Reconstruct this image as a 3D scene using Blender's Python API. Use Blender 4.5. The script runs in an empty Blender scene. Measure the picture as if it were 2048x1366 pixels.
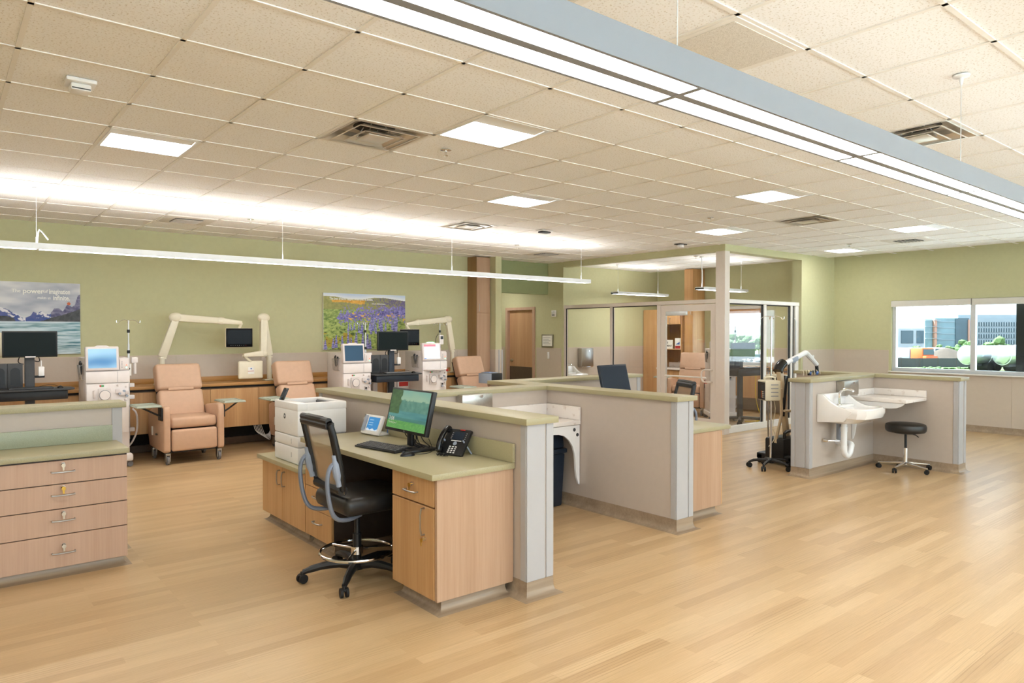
import bpy, bmesh, math, random
from mathutils import Vector, Matrix, noise
random.seed(7)
S = bpy.context.scene
C = S.collection
R = math.radians
PI = math.pi
EYE = 1.65                                   # camera height above the floor
CEIL = 3.05

# ------------------------------------------------------------------ camera
cd = bpy.data.cameras.new('camera'); cam = bpy.data.objects.new('camera', cd); C.objects.link(cam)
cd.sensor_width = 36.0; cd.lens = 1409.75 / 2048 * 36; cd.shift_x = (1024 - 1007.8) / 2048; cd.clip_start = .05; cd.clip_end = 6000
YAW, PITCH = R(51.145), R(-.7726)
fw = Vector((math.cos(YAW) * math.cos(PITCH), math.sin(YAW) * math.cos(PITCH), math.sin(PITCH)))
cam.location = (0, 0, EYE); cam.rotation_euler = fw.to_track_quat('-Z', 'Y').to_euler()
S.camera = cam
# ------------------------------------------------------------------ world
W = bpy.data.worlds.new('sky'); S.world = W; W.use_nodes = True
nt = W.node_tree; bg = nt.nodes['Background']
tc = nt.nodes.new('ShaderNodeTexCoord'); sx = nt.nodes.new('ShaderNodeSeparateXYZ'); rp = nt.nodes.new('ShaderNodeValToRGB')
nt.links.new(tc.outputs['Generated'], sx.inputs[0]); nt.links.new(sx.outputs['Z'], rp.inputs[0]); nt.links.new(rp.outputs[0], bg.inputs[0])
rp.color_ramp.elements[0].position = 0.0; rp.color_ramp.elements[0].color = (.74, .87, 1, 1)
rp.color_ramp.elements[1].position = .8; rp.color_ramp.elements[1].color = (.62, .8, 1, 1)
SKY = 3.3
bg.inputs[1].default_value = SKY
sl = bpy.data.lights.new('sun', 'SUN'); sl.energy = 33.0; sl.angle = R(1.2); sl.color = (.80, .90, 1); sun = bpy.data.objects.new('sun', sl); C.objects.link(sun)
sun.location = (0, 20, 30); sun.rotation_euler = Vector((.12, -.75, -1.0)).to_track_quat('-Z', 'Y').to_euler()
# ------------------------------------------------------------------ view
S.view_settings.view_transform = 'Standard'; S.view_settings.look = 'None'
S.view_settings.gamma = 1.0; S.view_settings.use_curve_mapping = False
S.view_settings.exposure = 1.08
LAMP = 9.3                                   # strength of every luminous lamp panel
WARM = (1.0, .98, .955)

# ------------------------------------------------------------------ materials
def lin(c):
    if isinstance(c, str):
        c = tuple(int(c[i:i + 2], 16) / 255 for i in (0, 2, 4))
    return tuple(v / 12.92 if v <= .04045 else ((v + .055) / 1.055) ** 2.4 for v in c) + (1,)
def base(name):
    m = bpy.data.materials.new(name); m.use_nodes = True
    return m, m.node_tree, m.node_tree.nodes['Principled BSDF']
def N(t, kind, **k):
    n = t.nodes.new(kind)
    for a, b in k.items(): setattr(n, a, b)
    return n
def coords(t, scale=(1, 1, 1), out='Object', rot=(0, 0, 0)):
    tc = N(t, 'ShaderNodeTexCoord'); mp = N(t, 'ShaderNodeMapping')
    mp.inputs['Scale'].default_value = scale; mp.inputs['Rotation'].default_value = rot
    t.links.new(tc.outputs[out], mp.inputs[0]); return mp.outputs[0]
def world_coords(t, scale=(1, 1, 1)):
    g = N(t, 'ShaderNodeNewGeometry'); mp = N(t, 'ShaderNodeMapping'); mp.inputs['Scale'].default_value = scale
    t.links.new(g.outputs['Position'], mp.inputs[0]); return mp.outputs[0]
def ramp(t, src, stops):
    r = N(t, 'ShaderNodeValToRGB'); t.links.new(src, r.inputs[0])
    e = r.color_ramp.elements
    while len(e) < len(stops): e.new(.5)
    for i, (p, c) in enumerate(stops): e[i].position = p; e[i].color = c
    return r.outputs[0]
def noisy(t, vec, scale, detail=3, rough=.5):
    n = N(t, 'ShaderNodeTexNoise'); n.inputs['Scale'].default_value = scale; n.inputs['Detail'].default_value = detail
    n.inputs['Roughness'].default_value = rough; t.links.new(vec, n.inputs['Vector']); return n.outputs[0]
def bump(t, b, h, s, d=.002):
    n = N(t, 'ShaderNodeBump'); n.inputs['Strength'].default_value = s; n.inputs['Distance'].default_value = d
    t.links.new(h, n.inputs['Height']); t.links.new(n.outputs[0], b.inputs['Normal'])
def shade(c, f): return tuple(min(1, v * f) for v in c[:3]) + (1,)
M = {}
def plain(key, col, rough=.5, metal=0, var=.06, scale=18, bmp=0, coat=0, spec=None):
    """one colour with a faint uneven tone and fine relief"""
    m, t, b = base(key); c = lin(col)
    v = noisy(t, world_coords(t), scale)
    t.links.new(ramp(t, v, [(.3, shade(c, 1 - var)), (.7, shade(c, 1 + var))]), b.inputs['Base Color'])
    b.inputs['Roughness'].default_value = rough; b.inputs['Metallic'].default_value = metal
    if coat: b.inputs['Coat Weight'].default_value = coat
    if spec is not None: b.inputs['Specular IOR Level'].default_value = spec
    if bmp: bump(t, b, noisy(t, world_coords(t), 220, 2), bmp)
    M[key] = m; return m
def glow(key, col, strength):
    m, t, b = base(key); b.inputs['Base Color'].default_value = lin(col); b.inputs['Emission Color'].default_value = tuple(col) + (1,) if not isinstance(col, str) else lin(col)
    b.inputs['Emission Strength'].default_value = strength; M[key] = m; return m
def wood(key, c1, c2, axis='Z', rough=.42, scale=1.0):
    """straight fine grain along one axis"""
    m, t, b = base(key)
    s = {'X': (.7, 26, 26), 'Y': (26, .7, 26), 'Z': (26, 26, .7)}[axis]
    v = world_coords(t, tuple(k * scale for k in s))
    n1 = noisy(t, v, 3.0, 5, .62)
    v2 = world_coords(t, tuple(k * .18 for k in s)); n2 = noisy(t, v2, 2.2, 2)
    mx = N(t, 'ShaderNodeMath', operation='ADD'); t.links.new(n1, mx.inputs[0]); t.links.new(n2, mx.inputs[1])
    hf = N(t, 'ShaderNodeMath', operation='MULTIPLY'); t.links.new(mx.outputs[0], hf.inputs[0]); hf.inputs[1].default_value = .5
    t.links.new(ramp(t, hf.outputs[0], [(.32, lin(c1)), (.68, lin(c2))]), b.inputs['Base Color'])
    b.inputs['Roughness'].default_value = rough; bump(t, b, n1, .05, .0008)
    M[key] = m; return m
def flooring(key):
    """printed maple strip pattern on sheet vinyl, strips running along X"""
    m, t, b = base(key)
    br = N(t, 'ShaderNodeTexBrick'); t.links.new(world_coords(t), br.inputs['Vector'])
    br.inputs['Scale'].default_value = 1; br.inputs['Brick Width'].default_value = 1.15; br.inputs['Row Height'].default_value = .078
    br.inputs['Mortar Size'].default_value = .0012; br.inputs['Mortar Smooth'].default_value = .6; br.offset = .37; br.inputs['Bias'].default_value = 0
    br.inputs['Color1'].default_value = (0, 0, 0, 1); br.inputs['Color2'].default_value = (1, 1, 1, 1); br.inputs['Mortar'].default_value = (.4, .4, .4, 1)
    # every strip gets its own shift of the grain
    off = N(t, 'ShaderNodeVectorMath', operation='SCALE'); off.inputs['Scale'].default_value = 9.0; t.links.new(br.outputs['Color'], off.inputs[0])
    ad = N(t, 'ShaderNodeVectorMath', operation='ADD'); t.links.new(world_coords(t, (1.1, 9, 1)), ad.inputs[0]); t.links.new(off.outputs[0], ad.inputs[1])
    w = N(t, 'ShaderNodeTexWave', wave_type='BANDS', bands_direction='Y', wave_profile='SIN'); t.links.new(ad.outputs[0], w.inputs['Vector'])
    w.inputs['Scale'].default_value = 1.5; w.inputs['Distortion'].default_value = 5.5; w.inputs['Detail'].default_value = 1.5; w.inputs['Detail Scale'].default_value = .45
    fine = noisy(t, world_coords(t, (2.2, 75, 1)), 2.5, 4, .6)
    lines = ramp(t, w.outputs['Fac'], [(0, (.70, .66, .60, 1)), (.16, (1, 1, 1, 1)), (1, (1, 1, 1, 1))])
    where = ramp(t, noisy(t, world_coords(t, (.9, 6, 1)), 1.0, 1), [(.5, (0, 0, 0, 1)), (.66, (1, 1, 1, 1))])
    gm = N(t, 'ShaderNodeMix', data_type='RGBA'); t.links.new(where, gm.inputs[0]); gm.inputs[6].default_value = (1, 1, 1, 1); t.links.new(lines, gm.inputs[7]); grain = gm.outputs[2]
    tone = ramp(t, br.outputs['Color'], [(0, lin('bd9d74')), (.5, lin('c7a87e')), (1, lin('d0b38a'))])
    f2 = ramp(t, fine, [(.25, (.80, .78, .74, 1)), (.7, (1.05, 1.05, 1.05, 1))])
    big = ramp(t, noisy(t, world_coords(t, (.6, 4, 1)), 1.4, 2), [(.3, (.9, .89, .87, 1)), (.7, (1.04, 1.04, 1.04, 1))])
    cur = tone
    for src, fac in ((grain, .75), (f2, .75), (big, .7)):
        mx = N(t, 'ShaderNodeMix', data_type='RGBA', blend_type='MULTIPLY'); mx.inputs[0].default_value = fac
        t.links.new(cur, mx.inputs[6]); t.links.new(src, mx.inputs[7]); cur = mx.outputs[2]
    t.links.new(cur, b.inputs['Base Color'])
    b.inputs['Roughness'].default_value = .33; b.inputs['Specular IOR Level'].default_value = .45
    bump(t, b, fine, .04, .0006)
    M[key] = m; return m
def speckle(key, c, dark, scale, lo, hi, rough=.9, bmp=.15):
    m, t, b = base(key)
    v = noisy(t, coords(t), scale, 2, .6)
    t.links.new(ramp(t, v, [(lo, lin(dark)), (hi, lin(c))]), b.inputs['Base Color'])
    b.inputs['Roughness'].default_value = rough; bump(t, b, v, bmp, .001); M[key] = m; return m
def glassy(key, tint=(1, 1, 1), reflect=1.0):
    """thin clear pane: passes light, mirrors by fresnel"""
    m = bpy.data.materials.new(key); m.use_nodes = True; t = m.node_tree; t.nodes.clear()
    o = N(t, 'ShaderNodeOutputMaterial'); tr = N(t, 'ShaderNodeBsdfTransparent'); gl = N(t, 'ShaderNodeBsdfGlossy'); mx = N(t, 'ShaderNodeMixShader'); fr = N(t, 'ShaderNodeFresnel')
    tr.inputs[0].default_value = tuple(tint) + (1,); gl.inputs['Roughness'].default_value = .0
    ge = N(t, 'ShaderNodeNewGeometry'); mi = N(t, 'ShaderNodeMapRange'); mi.inputs[3].default_value = 1.45; mi.inputs[4].default_value = 1 / 1.45
    t.links.new(ge.outputs['Backfacing'], mi.inputs[0]); t.links.new(mi.outputs[0], fr.inputs[0])
    mu = N(t, 'ShaderNodeMath', operation='MULTIPLY'); mu.inputs[1].default_value = reflect; t.links.new(fr.outputs[0], mu.inputs[0])
    t.links.new(mu.outputs[0], mx.inputs[0]); t.links.new(tr.outputs[0], mx.inputs[1]); t.links.new(gl.outputs[0], mx.inputs[2]); t.links.new(mx.outputs[0], o.inputs[0])
    M[key] = m; return m
def printed(key, rough=.45, emit=0):
    """flat print: colours stored on the surface (attribute 'ink')"""
    m, t, b = base(key)
    a = N(t, 'ShaderNodeVertexColor'); a.layer_name = 'ink'; t.links.new(a.outputs[0], b.inputs['Base Color'])
    b.inputs['Roughness'].default_value = rough
    if emit:
        t.links.new(a.outputs[0], b.inputs['Emission Color']); b.inputs['Emission Strength'].default_value = emit
        t.links.remove(b.inputs['Base Color'].links[0]); b.inputs['Base Color'].default_value = (.03, .03, .03, 1); b.inputs['Specular IOR Level'].default_value = .2
    M[key] = m; return m

plain('green_paint', 'c6c39a', .75, var=.02, bmp=.05)
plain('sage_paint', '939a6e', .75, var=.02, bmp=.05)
plain('beige_panel', 'cbbdae', .5, var=.015)
plain('panel_trim', 'cfc0af', .5, var=.015)
plain('partition', 'c2b5a9', .42, var=.015)
plain('corner_guard', 'b3b1b1', .4, var=.012)
plain('white_wall', 'ebe7e0', .8, var=.02)
plain('white_trim', 'ece8e2', .4, var=.02)
plain('frame_paint', 'ddd2c8', .38, var=.012)
plain('alu', 'd9dcdf', .3, .25, var=.02)
plain('chrome', 'e6e6e6', .12, 1, var=.02)
plain('brushed', 'b8b4ae', .32, 1, var=.05, scale=60)
plain('nickel', 'c9bfae', .28, 1, var=.03)
plain('brass', 'd0a94e', .3, 1, var=.04)
plain('black_plastic', '17181a', .42, var=.1)
plain('black_gloss', '0d0e10', .14, var=.1)
plain('charcoal', '3a3b3d', .5, var=.08)
plain('dark_navy', '1d2836', .38, var=.1)
plain('black_vinyl', '23211f', .38, var=.08, bmp=.12)
plain('mesh_tan', 'bfab92', .8, var=.1, scale=300, bmp=.5)
plain('bluegrey_plastic', '9aa4b4', .38, var=.03)
plain('arm_grey', '7d8594', .35, .2, var=.03)
plain('white_plastic', 'eeecea', .35, var=.015)
plain('porcelain', 'f4f1ee', .12, var=.01, coat=.6)
plain('machine_white', 'dcd3d0', .42, var=.02)
plain('machine_pale', 'e9e2df', .4, var=.02)
plain('cream_arm', 'e9e0c8', .38, var=.02)
plain('pvc_white', 'f0f0f0', .3, var=.02)
plain('grey_rubber', '77777a', .6, var=.06)
plain('black_rubber', '121213', .65, var=.1)
plain('tan_vinyl', 'cda88c', .42, var=.03, bmp=.1)
plain('tray_green', 'b9c2b4', .35, var=.02)
plain('shadow_gap', '201d1a', .8, var=.1)  # near-black that stands for shade in recesses
plain('red_plastic', 'c0302a', .4, var=.05)
plain('green_plastic', '3f9a58', .4, var=.05)
plain('blue_plastic', '3466b4', .4, var=.05)
plain('yellow_cord', 'd8b92a', .5, var=.05)
plain('orange_paint', 'c85f2a', .45, var=.05)
plain('beige_metal', 'c2ad8c', .4, var=.03)
plain('pump_beige', 'd8cfb6', .45, var=.02)
plain('paper', 'f3f1ea', .7, var=.015)
plain('ink_black', '1c1c1c', .6, var=.05)
plain('ink_grey', '8c8c90', .6, var=.05)
plain('tank_steel', 'c3c8ca', .25, .8, var=.05, scale=4)
plain('bark', '6d5a48', .9, var=.2)
plain('leaf', '4a6430', .8, var=.3, scale=3)
plain('shade_cloth', 'd9d4cc', .8, var=.02)
plain('tan_shade', 'd19a66', .7, var=.04)
plain('tile_grid', 'f1ede7', .55, var=.01)
plain('duct_dark', '23282d', .6, var=.2)
plain('diffuser_metal', 'd9d2c8', .3, .35, var=.03)
plain('brown_plate', '6b5a4c', .35, .3, var=.05)
plain('lamp_white', 'eef0f2', .4, var=.01); plain('lamp_housing', '8c9199', .4, var=.01)
wood('oak', 'b98a58', 'd3a775', 'Z')
wood('oak_end', 'ae8b6e', 'c19f83', 'Z')
wood('oak_rose', 'bd9a82', 'cdab93', 'Z')
wood('oak_top', 'a9793f', 'c79658', 'X')
plain('shadow_brown', '3b2d24', .5, var=.08)  # near-black brown painted for shade in the knee space and cabinet gaps
wood('oak_brown', '8f6a44', 'a67f56', 'Z')
wood('door_wood', 'b98e68', 'cda47d', 'Z')
wood('base_vinyl', '8a7661', 'ae9980', 'X', .35, .6)
flooring('floor_vinyl')
speckle('ceiling_tile', 'f9f8f7', 'd9d2c8', 85, .33, .43)
speckle('laminate', 'b3a986', '9c9573', 420, .35, .6, .38, .03)
speckle('laminate_pale', 'a6ab93', '949a82', 420, .35, .6, .38, .03)
speckle('quartz', 'f0e8e1', 'd9cbc0', 14, .28, .42, .25, .0)
speckle('perforated', 'e9e4dc', 'cfc8bd', 260, .42, .5, .7, .1)
speckle('grass', '5f6b3c', '465628', 2.2, .35, .65, .95, .2)
speckle('asphalt', '62625f', '545350', 3, .35, .65, .95, .1)
glassy('clear_glass'); glassy('window_glass', (.97, 1, .99)); glassy('tinted_glass', (.72, .745, .74))
printed('print_matte'); printed('print_gloss', .25); printed('screen_print', .3, .42); printed('screen_bright', .3, .6)
def mesh_cloth(key, col):
    m, t, b = base(key); o = t.nodes['Material Output']; tr = N(t, 'ShaderNodeBsdfTransparent'); mx = N(t, 'ShaderNodeMixShader'); mx.inputs[0].default_value = .62
    b.inputs['Base Color'].default_value = lin(col); b.inputs['Roughness'].default_value = .8
    t.links.new(tr.outputs[0], mx.inputs[1]); t.links.new(b.outputs[0], mx.inputs[2]); t.links.new(mx.outputs[0], o.inputs[0]); M[key] = m
mesh_cloth('seat_mesh', 'bba88f')
glow('lamp_panel', WARM, LAMP)
glow('lamp_up', WARM, LAMP * 1.35)
glow('lamp_up_fill', WARM, LAMP * .07); glow('lamp_up_room', WARM, LAMP * .45)  # the faintest one is top glow added as ceiling fill
glow('led_green', (.3, 1, .55), 1.6)
glow('led_red', (1, .15, .1), 1.5)
def dead_screen(key, col, rough=.12):
    m, t, b = base(key); b.inputs['Base Color'].default_value = lin(col); b.inputs['Roughness'].default_value = rough; b.inputs['Specular IOR Level'].default_value = .15; M[key] = m
dead_screen('screen_off', '101a19', .4); dead_screen('screen_blue', '3d5a74', .35); dead_screen('screen_grey', '3f474e', .35); dead_screen('lcd_off', '2c3440', .3); dead_screen('tv_glass', '08080a', .25)
def blue_lcd():
    m, t, b = base('screen_sky'); v = coords(t, (1, 1, 1), 'Generated', (0, .6, 0)); n = noisy(t, v, .9, 0)
    col = ramp(t, n, [(.3, lin('3f719f')), (.7, lin('8fb7cf'))]); t.links.new(col, b.inputs['Base Color']); t.links.new(col, b.inputs['Emission Color'])
    b.inputs['Emission Strength'].default_value = .35; b.inputs['Roughness'].default_value = .15; M['screen_sky'] = m
blue_lcd()

# ------------------------------------------------------------------ geometry helpers
class B:
    """collects shapes into one mesh"""
    def __init__(s): s.bm = bmesh.new()
    def _bev(s, verts, bev, seg):
        es = {e for v in verts for e in v.link_edges}
        bmesh.ops.bevel(s.bm, geom=list(es), offset=bev, segments=seg, affect='EDGES', profile=.5, clamp_overlap=True)
    def box(s, x0, x1, y0, y1, z0, z1, bev=0, seg=2, rot=None, piv=None):
        vs = [s.bm.verts.new((x, y, z)) for x in (x0, x1) for y in (y0, y1) for z in (z0, z1)]
        for f in ((0, 1, 3, 2), (4, 6, 7, 5), (0, 4, 5, 1), (2, 3, 7, 6), (0, 2, 6, 4), (1, 5, 7, 3)):
            s.bm.faces.new([vs[i] for i in f])
        if rot is not None:
            p = Vector(piv) if piv is not None else Vector(((x0 + x1) / 2, (y0 + y1) / 2, (z0 + z1) / 2))
            bmesh.ops.rotate(s.bm, verts=vs, cent=p, matrix=rot)
        if bev: s._bev(vs, bev, seg)
        return s
    def cyl(s, a, b, r, r2=None, n=16, cap=True):
        a, b = Vector(a), Vector(b); d = b - a; r2 = r if r2 is None else r2
        q = d.to_track_quat('Z', 'Y')
        va = [s.bm.verts.new(a + q @ Vector((r * math.cos(2 * PI * i / n), r * math.sin(2 * PI * i / n), 0))) for i in range(n)]
        vb = [s.bm.verts.new(b + q @ Vector((r2 * math.cos(2 * PI * i / n), r2 * math.sin(2 * PI * i / n), 0))) for i in range(n)]
        for i in range(n): s.bm.faces.new((va[i], va[(i + 1) % n], vb[(i + 1) % n], vb[i]))
        if cap: s.bm.faces.new(va[::-1]); s.bm.faces.new(vb)
        return s
    def tube(s, pts, r, n=8, closed=False, sm=0):
        pts = [Vector(p) for p in pts]
        for _ in range(sm):                         # Chaikin rounding of corners
            q = [] if closed else [pts[0]]
            k = len(pts)
            for i in range(k if closed else k - 1):
                a, b = pts[i], pts[(i + 1) % k]; q += [a.lerp(b, .25), a.lerp(b, .75)]
            if not closed: q.append(pts[-1])
            pts = q
        k = len(pts); rings = []; up = None
        for i, p in enumerate(pts):
            a = pts[(i - 1) % k] if (closed or i) else p; b = pts[(i + 1) % k] if (closed or i < k - 1) else p
            d = (b - a).normalized()
            if up is None: up = d.orthogonal().normalized()
            else:
                up = (up - d * up.dot(d)); up = up.normalized() if up.length > 1e-6 else d.orthogonal().normalized()
            sd = d.cross(up); rr = r[i * len(r) // k] if isinstance(r, (list, tuple)) else r
            rings.append([s.bm.verts.new(p + (up * math.cos(2 * PI * j / n) + sd * math.sin(2 * PI * j / n)) * rr) for j in range(n)])
        for i in range(k if closed else k - 1):
            A, D = rings[i], rings[(i + 1) % k]
            for j in range(n): s.bm.faces.new((A[j], A[(j + 1) % n], D[(j + 1) % n], D[j]))
        if not closed: s.bm.faces.new(rings[0][::-1]); s.bm.faces.new(rings[-1])
        return s
    def lathe(s, prof, n=24, c=(0, 0, 0)):
        c = Vector(c); rings = []
        for r, z in prof:
            rings.append([s.bm.verts.new(c + Vector((r * math.cos(2 * PI * i / n), r * math.sin(2 * PI * i / n), z))) for i in range(n)])
        for a, b in zip(rings, rings[1:]):
            for i in range(n): s.bm.faces.new((a[i], a[(i + 1) % n], b[(i + 1) % n], b[i]))
        s.bm.faces.new(rings[0][::-1]); s.bm.faces.new(rings[-1]); return s
    def prism(s, poly, axis, a, b, bev=0, seg=2):
        """polygon in the plane across axis ('X': (y,z), 'Y': (x,z), 'Z': (x,y)), from a to b along it"""
        f = {'X': lambda u, v, k: (k, u, v), 'Y': lambda u, v, k: (u, k, v), 'Z': lambda u, v, k: (u, v, k)}[axis]
        va = [s.bm.verts.new(f(u, v, a)) for u, v in poly]; vb = [s.bm.verts.new(f(u, v, b)) for u, v in poly]
        n = len(poly)
        fs = [s.bm.faces.new(va[::-1]), s.bm.faces.new(vb)]
        for i in range(n): fs.append(s.bm.faces.new((va[i], va[(i + 1) % n], vb[(i + 1) % n], vb[i])))
        bmesh.ops.recalc_face_normals(s.bm, faces=fs)
        if bev: s._bev(va + vb, bev, seg)
        return s
    def ball(s, c, r, sc=(1, 1, 1), sub=2):
        g = bmesh.ops.create_icosphere(s.bm, subdivisions=sub, radius=r)
        for v in g['verts']: v.co = Vector((v.co.x * sc[0], v.co.y * sc[1], v.co.z * sc[2])) + Vector(c)
        return s
    def quad(s, *p): s.bm.faces.new([s.bm.verts.new(q) for q in p]); return s
    def xf(s, m): bmesh.ops.transform(s.bm, matrix=m, verts=s.bm.verts); return s
    def mesh(s, name, smooth=True, ang=35):
        me = bpy.data.meshes.new(name); bmesh.ops.recalc_face_normals(s.bm, faces=s.bm.faces); s.bm.to_mesh(me); s.bm.free()
        if smooth:
            me.shade_smooth(); me.set_sharp_from_angle(angle=R(ang))
        return me
    def obj(s, name, mat, parent=None, smooth=True, label=None):
        o = bpy.data.objects.new(name, s.mesh(name, smooth)); C.objects.link(o)
        o.data.materials.append(M[mat] if isinstance(mat, str) else mat)
        if parent is not None: o.parent = parent
        if label: o['label'] = label
        return o
def tag(o, label, cat, group=None):
    o['label'] = label; o['category'] = cat
    if group: o['group'] = group
    return o
def thing(name, label, cat, loc=(0, 0, 0), rz=0, group=None):
    o = bpy.data.objects.new(name, None); C.objects.link(o); o.empty_display_size = .1
    o.location = loc; o.rotation_euler = (0, 0, rz); return tag(o, label, cat, group)
def struct(o): o['kind'] = 'structure'; return o
def link(name, me, parent, loc=(0, 0, 0), rot=(0, 0, 0), sc=None):
    o = bpy.data.objects.new(name, me); C.objects.link(o); o.parent = parent; o.location = loc; o.rotation_euler = rot
    if sc: o.scale = sc
    return o
def dup(root, loc, rz, label, group=None):
    r = root.copy(); C.objects.link(r); r.location = loc; r.rotation_euler = (0, 0, rz); r['label'] = label
    if group: r['group'] = group
    for ch in list(root.children):
        c = ch.copy(); C.objects.link(c); c.parent = r
        for g in list(ch.children):
            d = g.copy(); C.objects.link(d); d.parent = c
    return r
def text(name, body, size, parent, loc, rot, mat, align='CENTER', ext=.0006, bold=0):
    cu = bpy.data.curves.new(name, 'FONT'); cu.body = body; cu.size = size; cu.align_x = align; cu.align_y = 'CENTER'; cu.extrude = ext; cu.offset = bold; cu.resolution_u = 3
    tmp = bpy.data.objects.new(name, cu); me = bpy.data.meshes.new_from_object(tmp); bpy.data.objects.remove(tmp); bpy.data.curves.remove(cu)
    me.materials.clear(); me.materials.append(M[mat])
    o = bpy.data.objects.new(name, me); C.objects.link(o); o.parent = parent; o.location = loc; o.rotation_euler = rot
    return o
FACE_MY = (R(90), 0, 0)                      # lettering that faces -Y
FACE_MX = (R(90), 0, R(-90))                 # lettering that faces -X
def picture(name, parent, w, h, nx, nz, fn, mat, loc, rot=(0, 0, 0)):
    """flat printed sheet in the local XZ plane facing -Y; fn(u, v) -> linear colour"""
    vs = [((i / nx - .5) * w, 0, j / nz * h) for j in range(nz + 1) for i in range(nx + 1)]
    k = nx + 1
    fs = [(j * k + i, j * k + i + 1, (j + 1) * k + i + 1, (j + 1) * k + i) for j in range(nz) for i in range(nx)]
    me = bpy.data.meshes.new(name); me.from_pydata(vs, [], fs); a = me.color_attributes.new('ink', 'FLOAT_COLOR', 'POINT')
    data = []
    for j in range(nz + 1):
        for i in range(nx + 1):
            c = fn(i / nx, j / nz); data += [c[0], c[1], c[2], 1]
    a.data.foreach_set('color', data); me.materials.append(M[mat])
    o = bpy.data.objects.new(name, me); C.objects.link(o); o.parent = parent; o.location = loc; o.rotation_euler = rot
    return o
def mixc(a, b, f): f = max(0, min(1, f)); return tuple(x + (y - x) * f for x, y in zip(a[:3], b[:3]))
def fbm(x, y, o=4):
    v = 0; a = .5
    for i in range(o): v += a * noise.noise(Vector((x, y, 3.7 + i * 5))); x *= 2; y *= 2; a *= .5
    return v
# ------------------------------------------------------------------ the room shell
X0, X1, Y0, Y1 = -5.0, 13.42, -4.0, 10.75
COVE = [(.0, .105), (.005, .105), (.006, .05), (.012, .024), (.025, .009), (.045, .002), (.055, .0)]
def cove_rect(b, x0, x1, y0, y1):
    """coved vinyl base running round a rectangular footprint"""
    rings = []
    for off, z in COVE:
        rings.append([b.bm.verts.new(p) for p in ((x0 - off, y0 - off, z), (x1 + off, y0 - off, z), (x1 + off, y1 + off, z), (x0 - off, y1 + off, z))])
    for a, c in zip(rings, rings[1:]):
        for i in range(4): b.bm.faces.new((a[i], c[i], c[(i + 1) % 4], a[(i + 1) % 4]))
    return b
def cove_run(b, axis, k, a, c, side):
    """coved base along a wall; side = +1/-1 says which way it grows from coordinate k"""
    poly = [(k + side * o, z) for o, z in COVE] + [(k, 0)]
    return b.prism(poly, {'X': 'X', 'Y': 'Y'}[axis], a, c)

floor = struct(B().box(X0, X1 + .2, Y0, 13.7, -.12, 0).obj('floor', 'floor_vinyl', smooth=False))
# walls: (name, boxes, paint)
def wall(name, boxes, mat='green_paint'):
    b = B()
    for q in boxes: b.box(*q)
    return struct(b.obj(name, mat, smooth=False))
wb = wall('wall_back', [(X0 - .15, 8.1, Y1, Y1 + .15, 0, 3.1)])
wr = wall('wall_right', [(X1, X1 + .2, Y0, 13.6, 0, .95), (X1, X1 + .2, Y0, 13.6, 2.21, 3.1), (X1, X1 + .2, 5.52, 7.97, .95, 2.21), (X1, X1 + .2, 9.3, 13.6, .95, 2.21), (X1, X1 + .2, Y0, -1.2, .95, 2.21)])
wall('wall_left', [(X0 - .15, X0, Y0, Y1, 0, 3.1)])
wf = wall('wall_front', [(X0 - .15, X1 + .2, Y0 - .15, Y0, 0, .9), (X0 - .15, X1 + .2, Y0 - .15, Y0, 2.6, 3.1), (X0 - .15, -4.0, Y0 - .15, Y0, .9, 2.6), (12.6, X1 + .2, Y0 - .15, Y0, .9, 2.6)])
wh = wall('wall_hall_left', [(8.1, 8.24, 10.3, 13.6, 0, 3.1)])
wd = wall('wall_hall_right', [(9.83, 9.97, 10.3, 11.17, 0, 3.1), (9.83, 9.97, 12.1, 13.6, 0, 3.1), (9.83, 9.97, 11.17, 12.1, 2.16, 3.1)])
wall('wall_hall_end', [(8.1, 9.97, 13.6, 13.75, 0, 3.1)])
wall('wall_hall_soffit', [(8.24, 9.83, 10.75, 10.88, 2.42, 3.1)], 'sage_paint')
wp = wall('wall_room_back', [(9.97, X1, 10.82, 10.97, 0, 3.1)])
ws = wall('wall_room_front', [(12.2, X1, 6.56, 6.74, 0, 3.1), (9.82, 12.2, 6.56, 6.74, 2.95, 3.1), (9.82, 9.97, 6.74, 10.3, 2.95, 3.1)])
# wainscot: single sheets with a narrow joint, each with its top trim
def wainscot(par, axis, k, a, c, side, z1=1.31, step=1.22, z0=.0, start=None):
    p = a
    while p < c - .05:
        q = min(p + step, c); b = B(); t = B()
        lo, hi = sorted((k, k + side * .006)); lo2, hi2 = sorted((k, k + side * .009))
        if axis == 'X': b.box(p + .0012, q - .0012, lo, hi, z0, z1); t.box(p, q, lo2, hi2, z1, z1 + .014)
        else: b.box(lo, hi, p + .0012, q - .0012, z0, z1); t.box(lo2, hi2, p, q, z1, z1 + .014)
        o = b.obj('wainscot_panel', 'beige_panel', par, False)
        if z1 > 1.2: t.obj('panel_trim', 'panel_trim', o, False)
        p = q
wainscot(wb, 'X', Y1, -1.0, 7.78, -1)
wainscot(wr, 'Y', X1, 5.56, 6.56, -1)
wainscot(wr, 'Y', X1, -1.2, 5.52, -1, .93)
wainscot(wr, 'Y', X1, 6.74, 7.93, -1)
wainscot(wr, 'Y', X1, 7.93, 9.35, -1, .93)
wainscot(ws, 'X', 6.56, 12.25, X1, -1)
wainscot(wd, 'Y', 9.83, 10.35, 11.11, -1)
wainscot(wd, 'Y', 9.83, 12.17, 13.6, -1)
wainscot(wp, 'X', 10.82, 9.97, X1 - .5, -1)
wainscot(wh, 'Y', 8.1, 10.3, 10.75, -1)
wainscot(wh, 'X', 10.3, 8.1, 8.24, -1)
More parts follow.
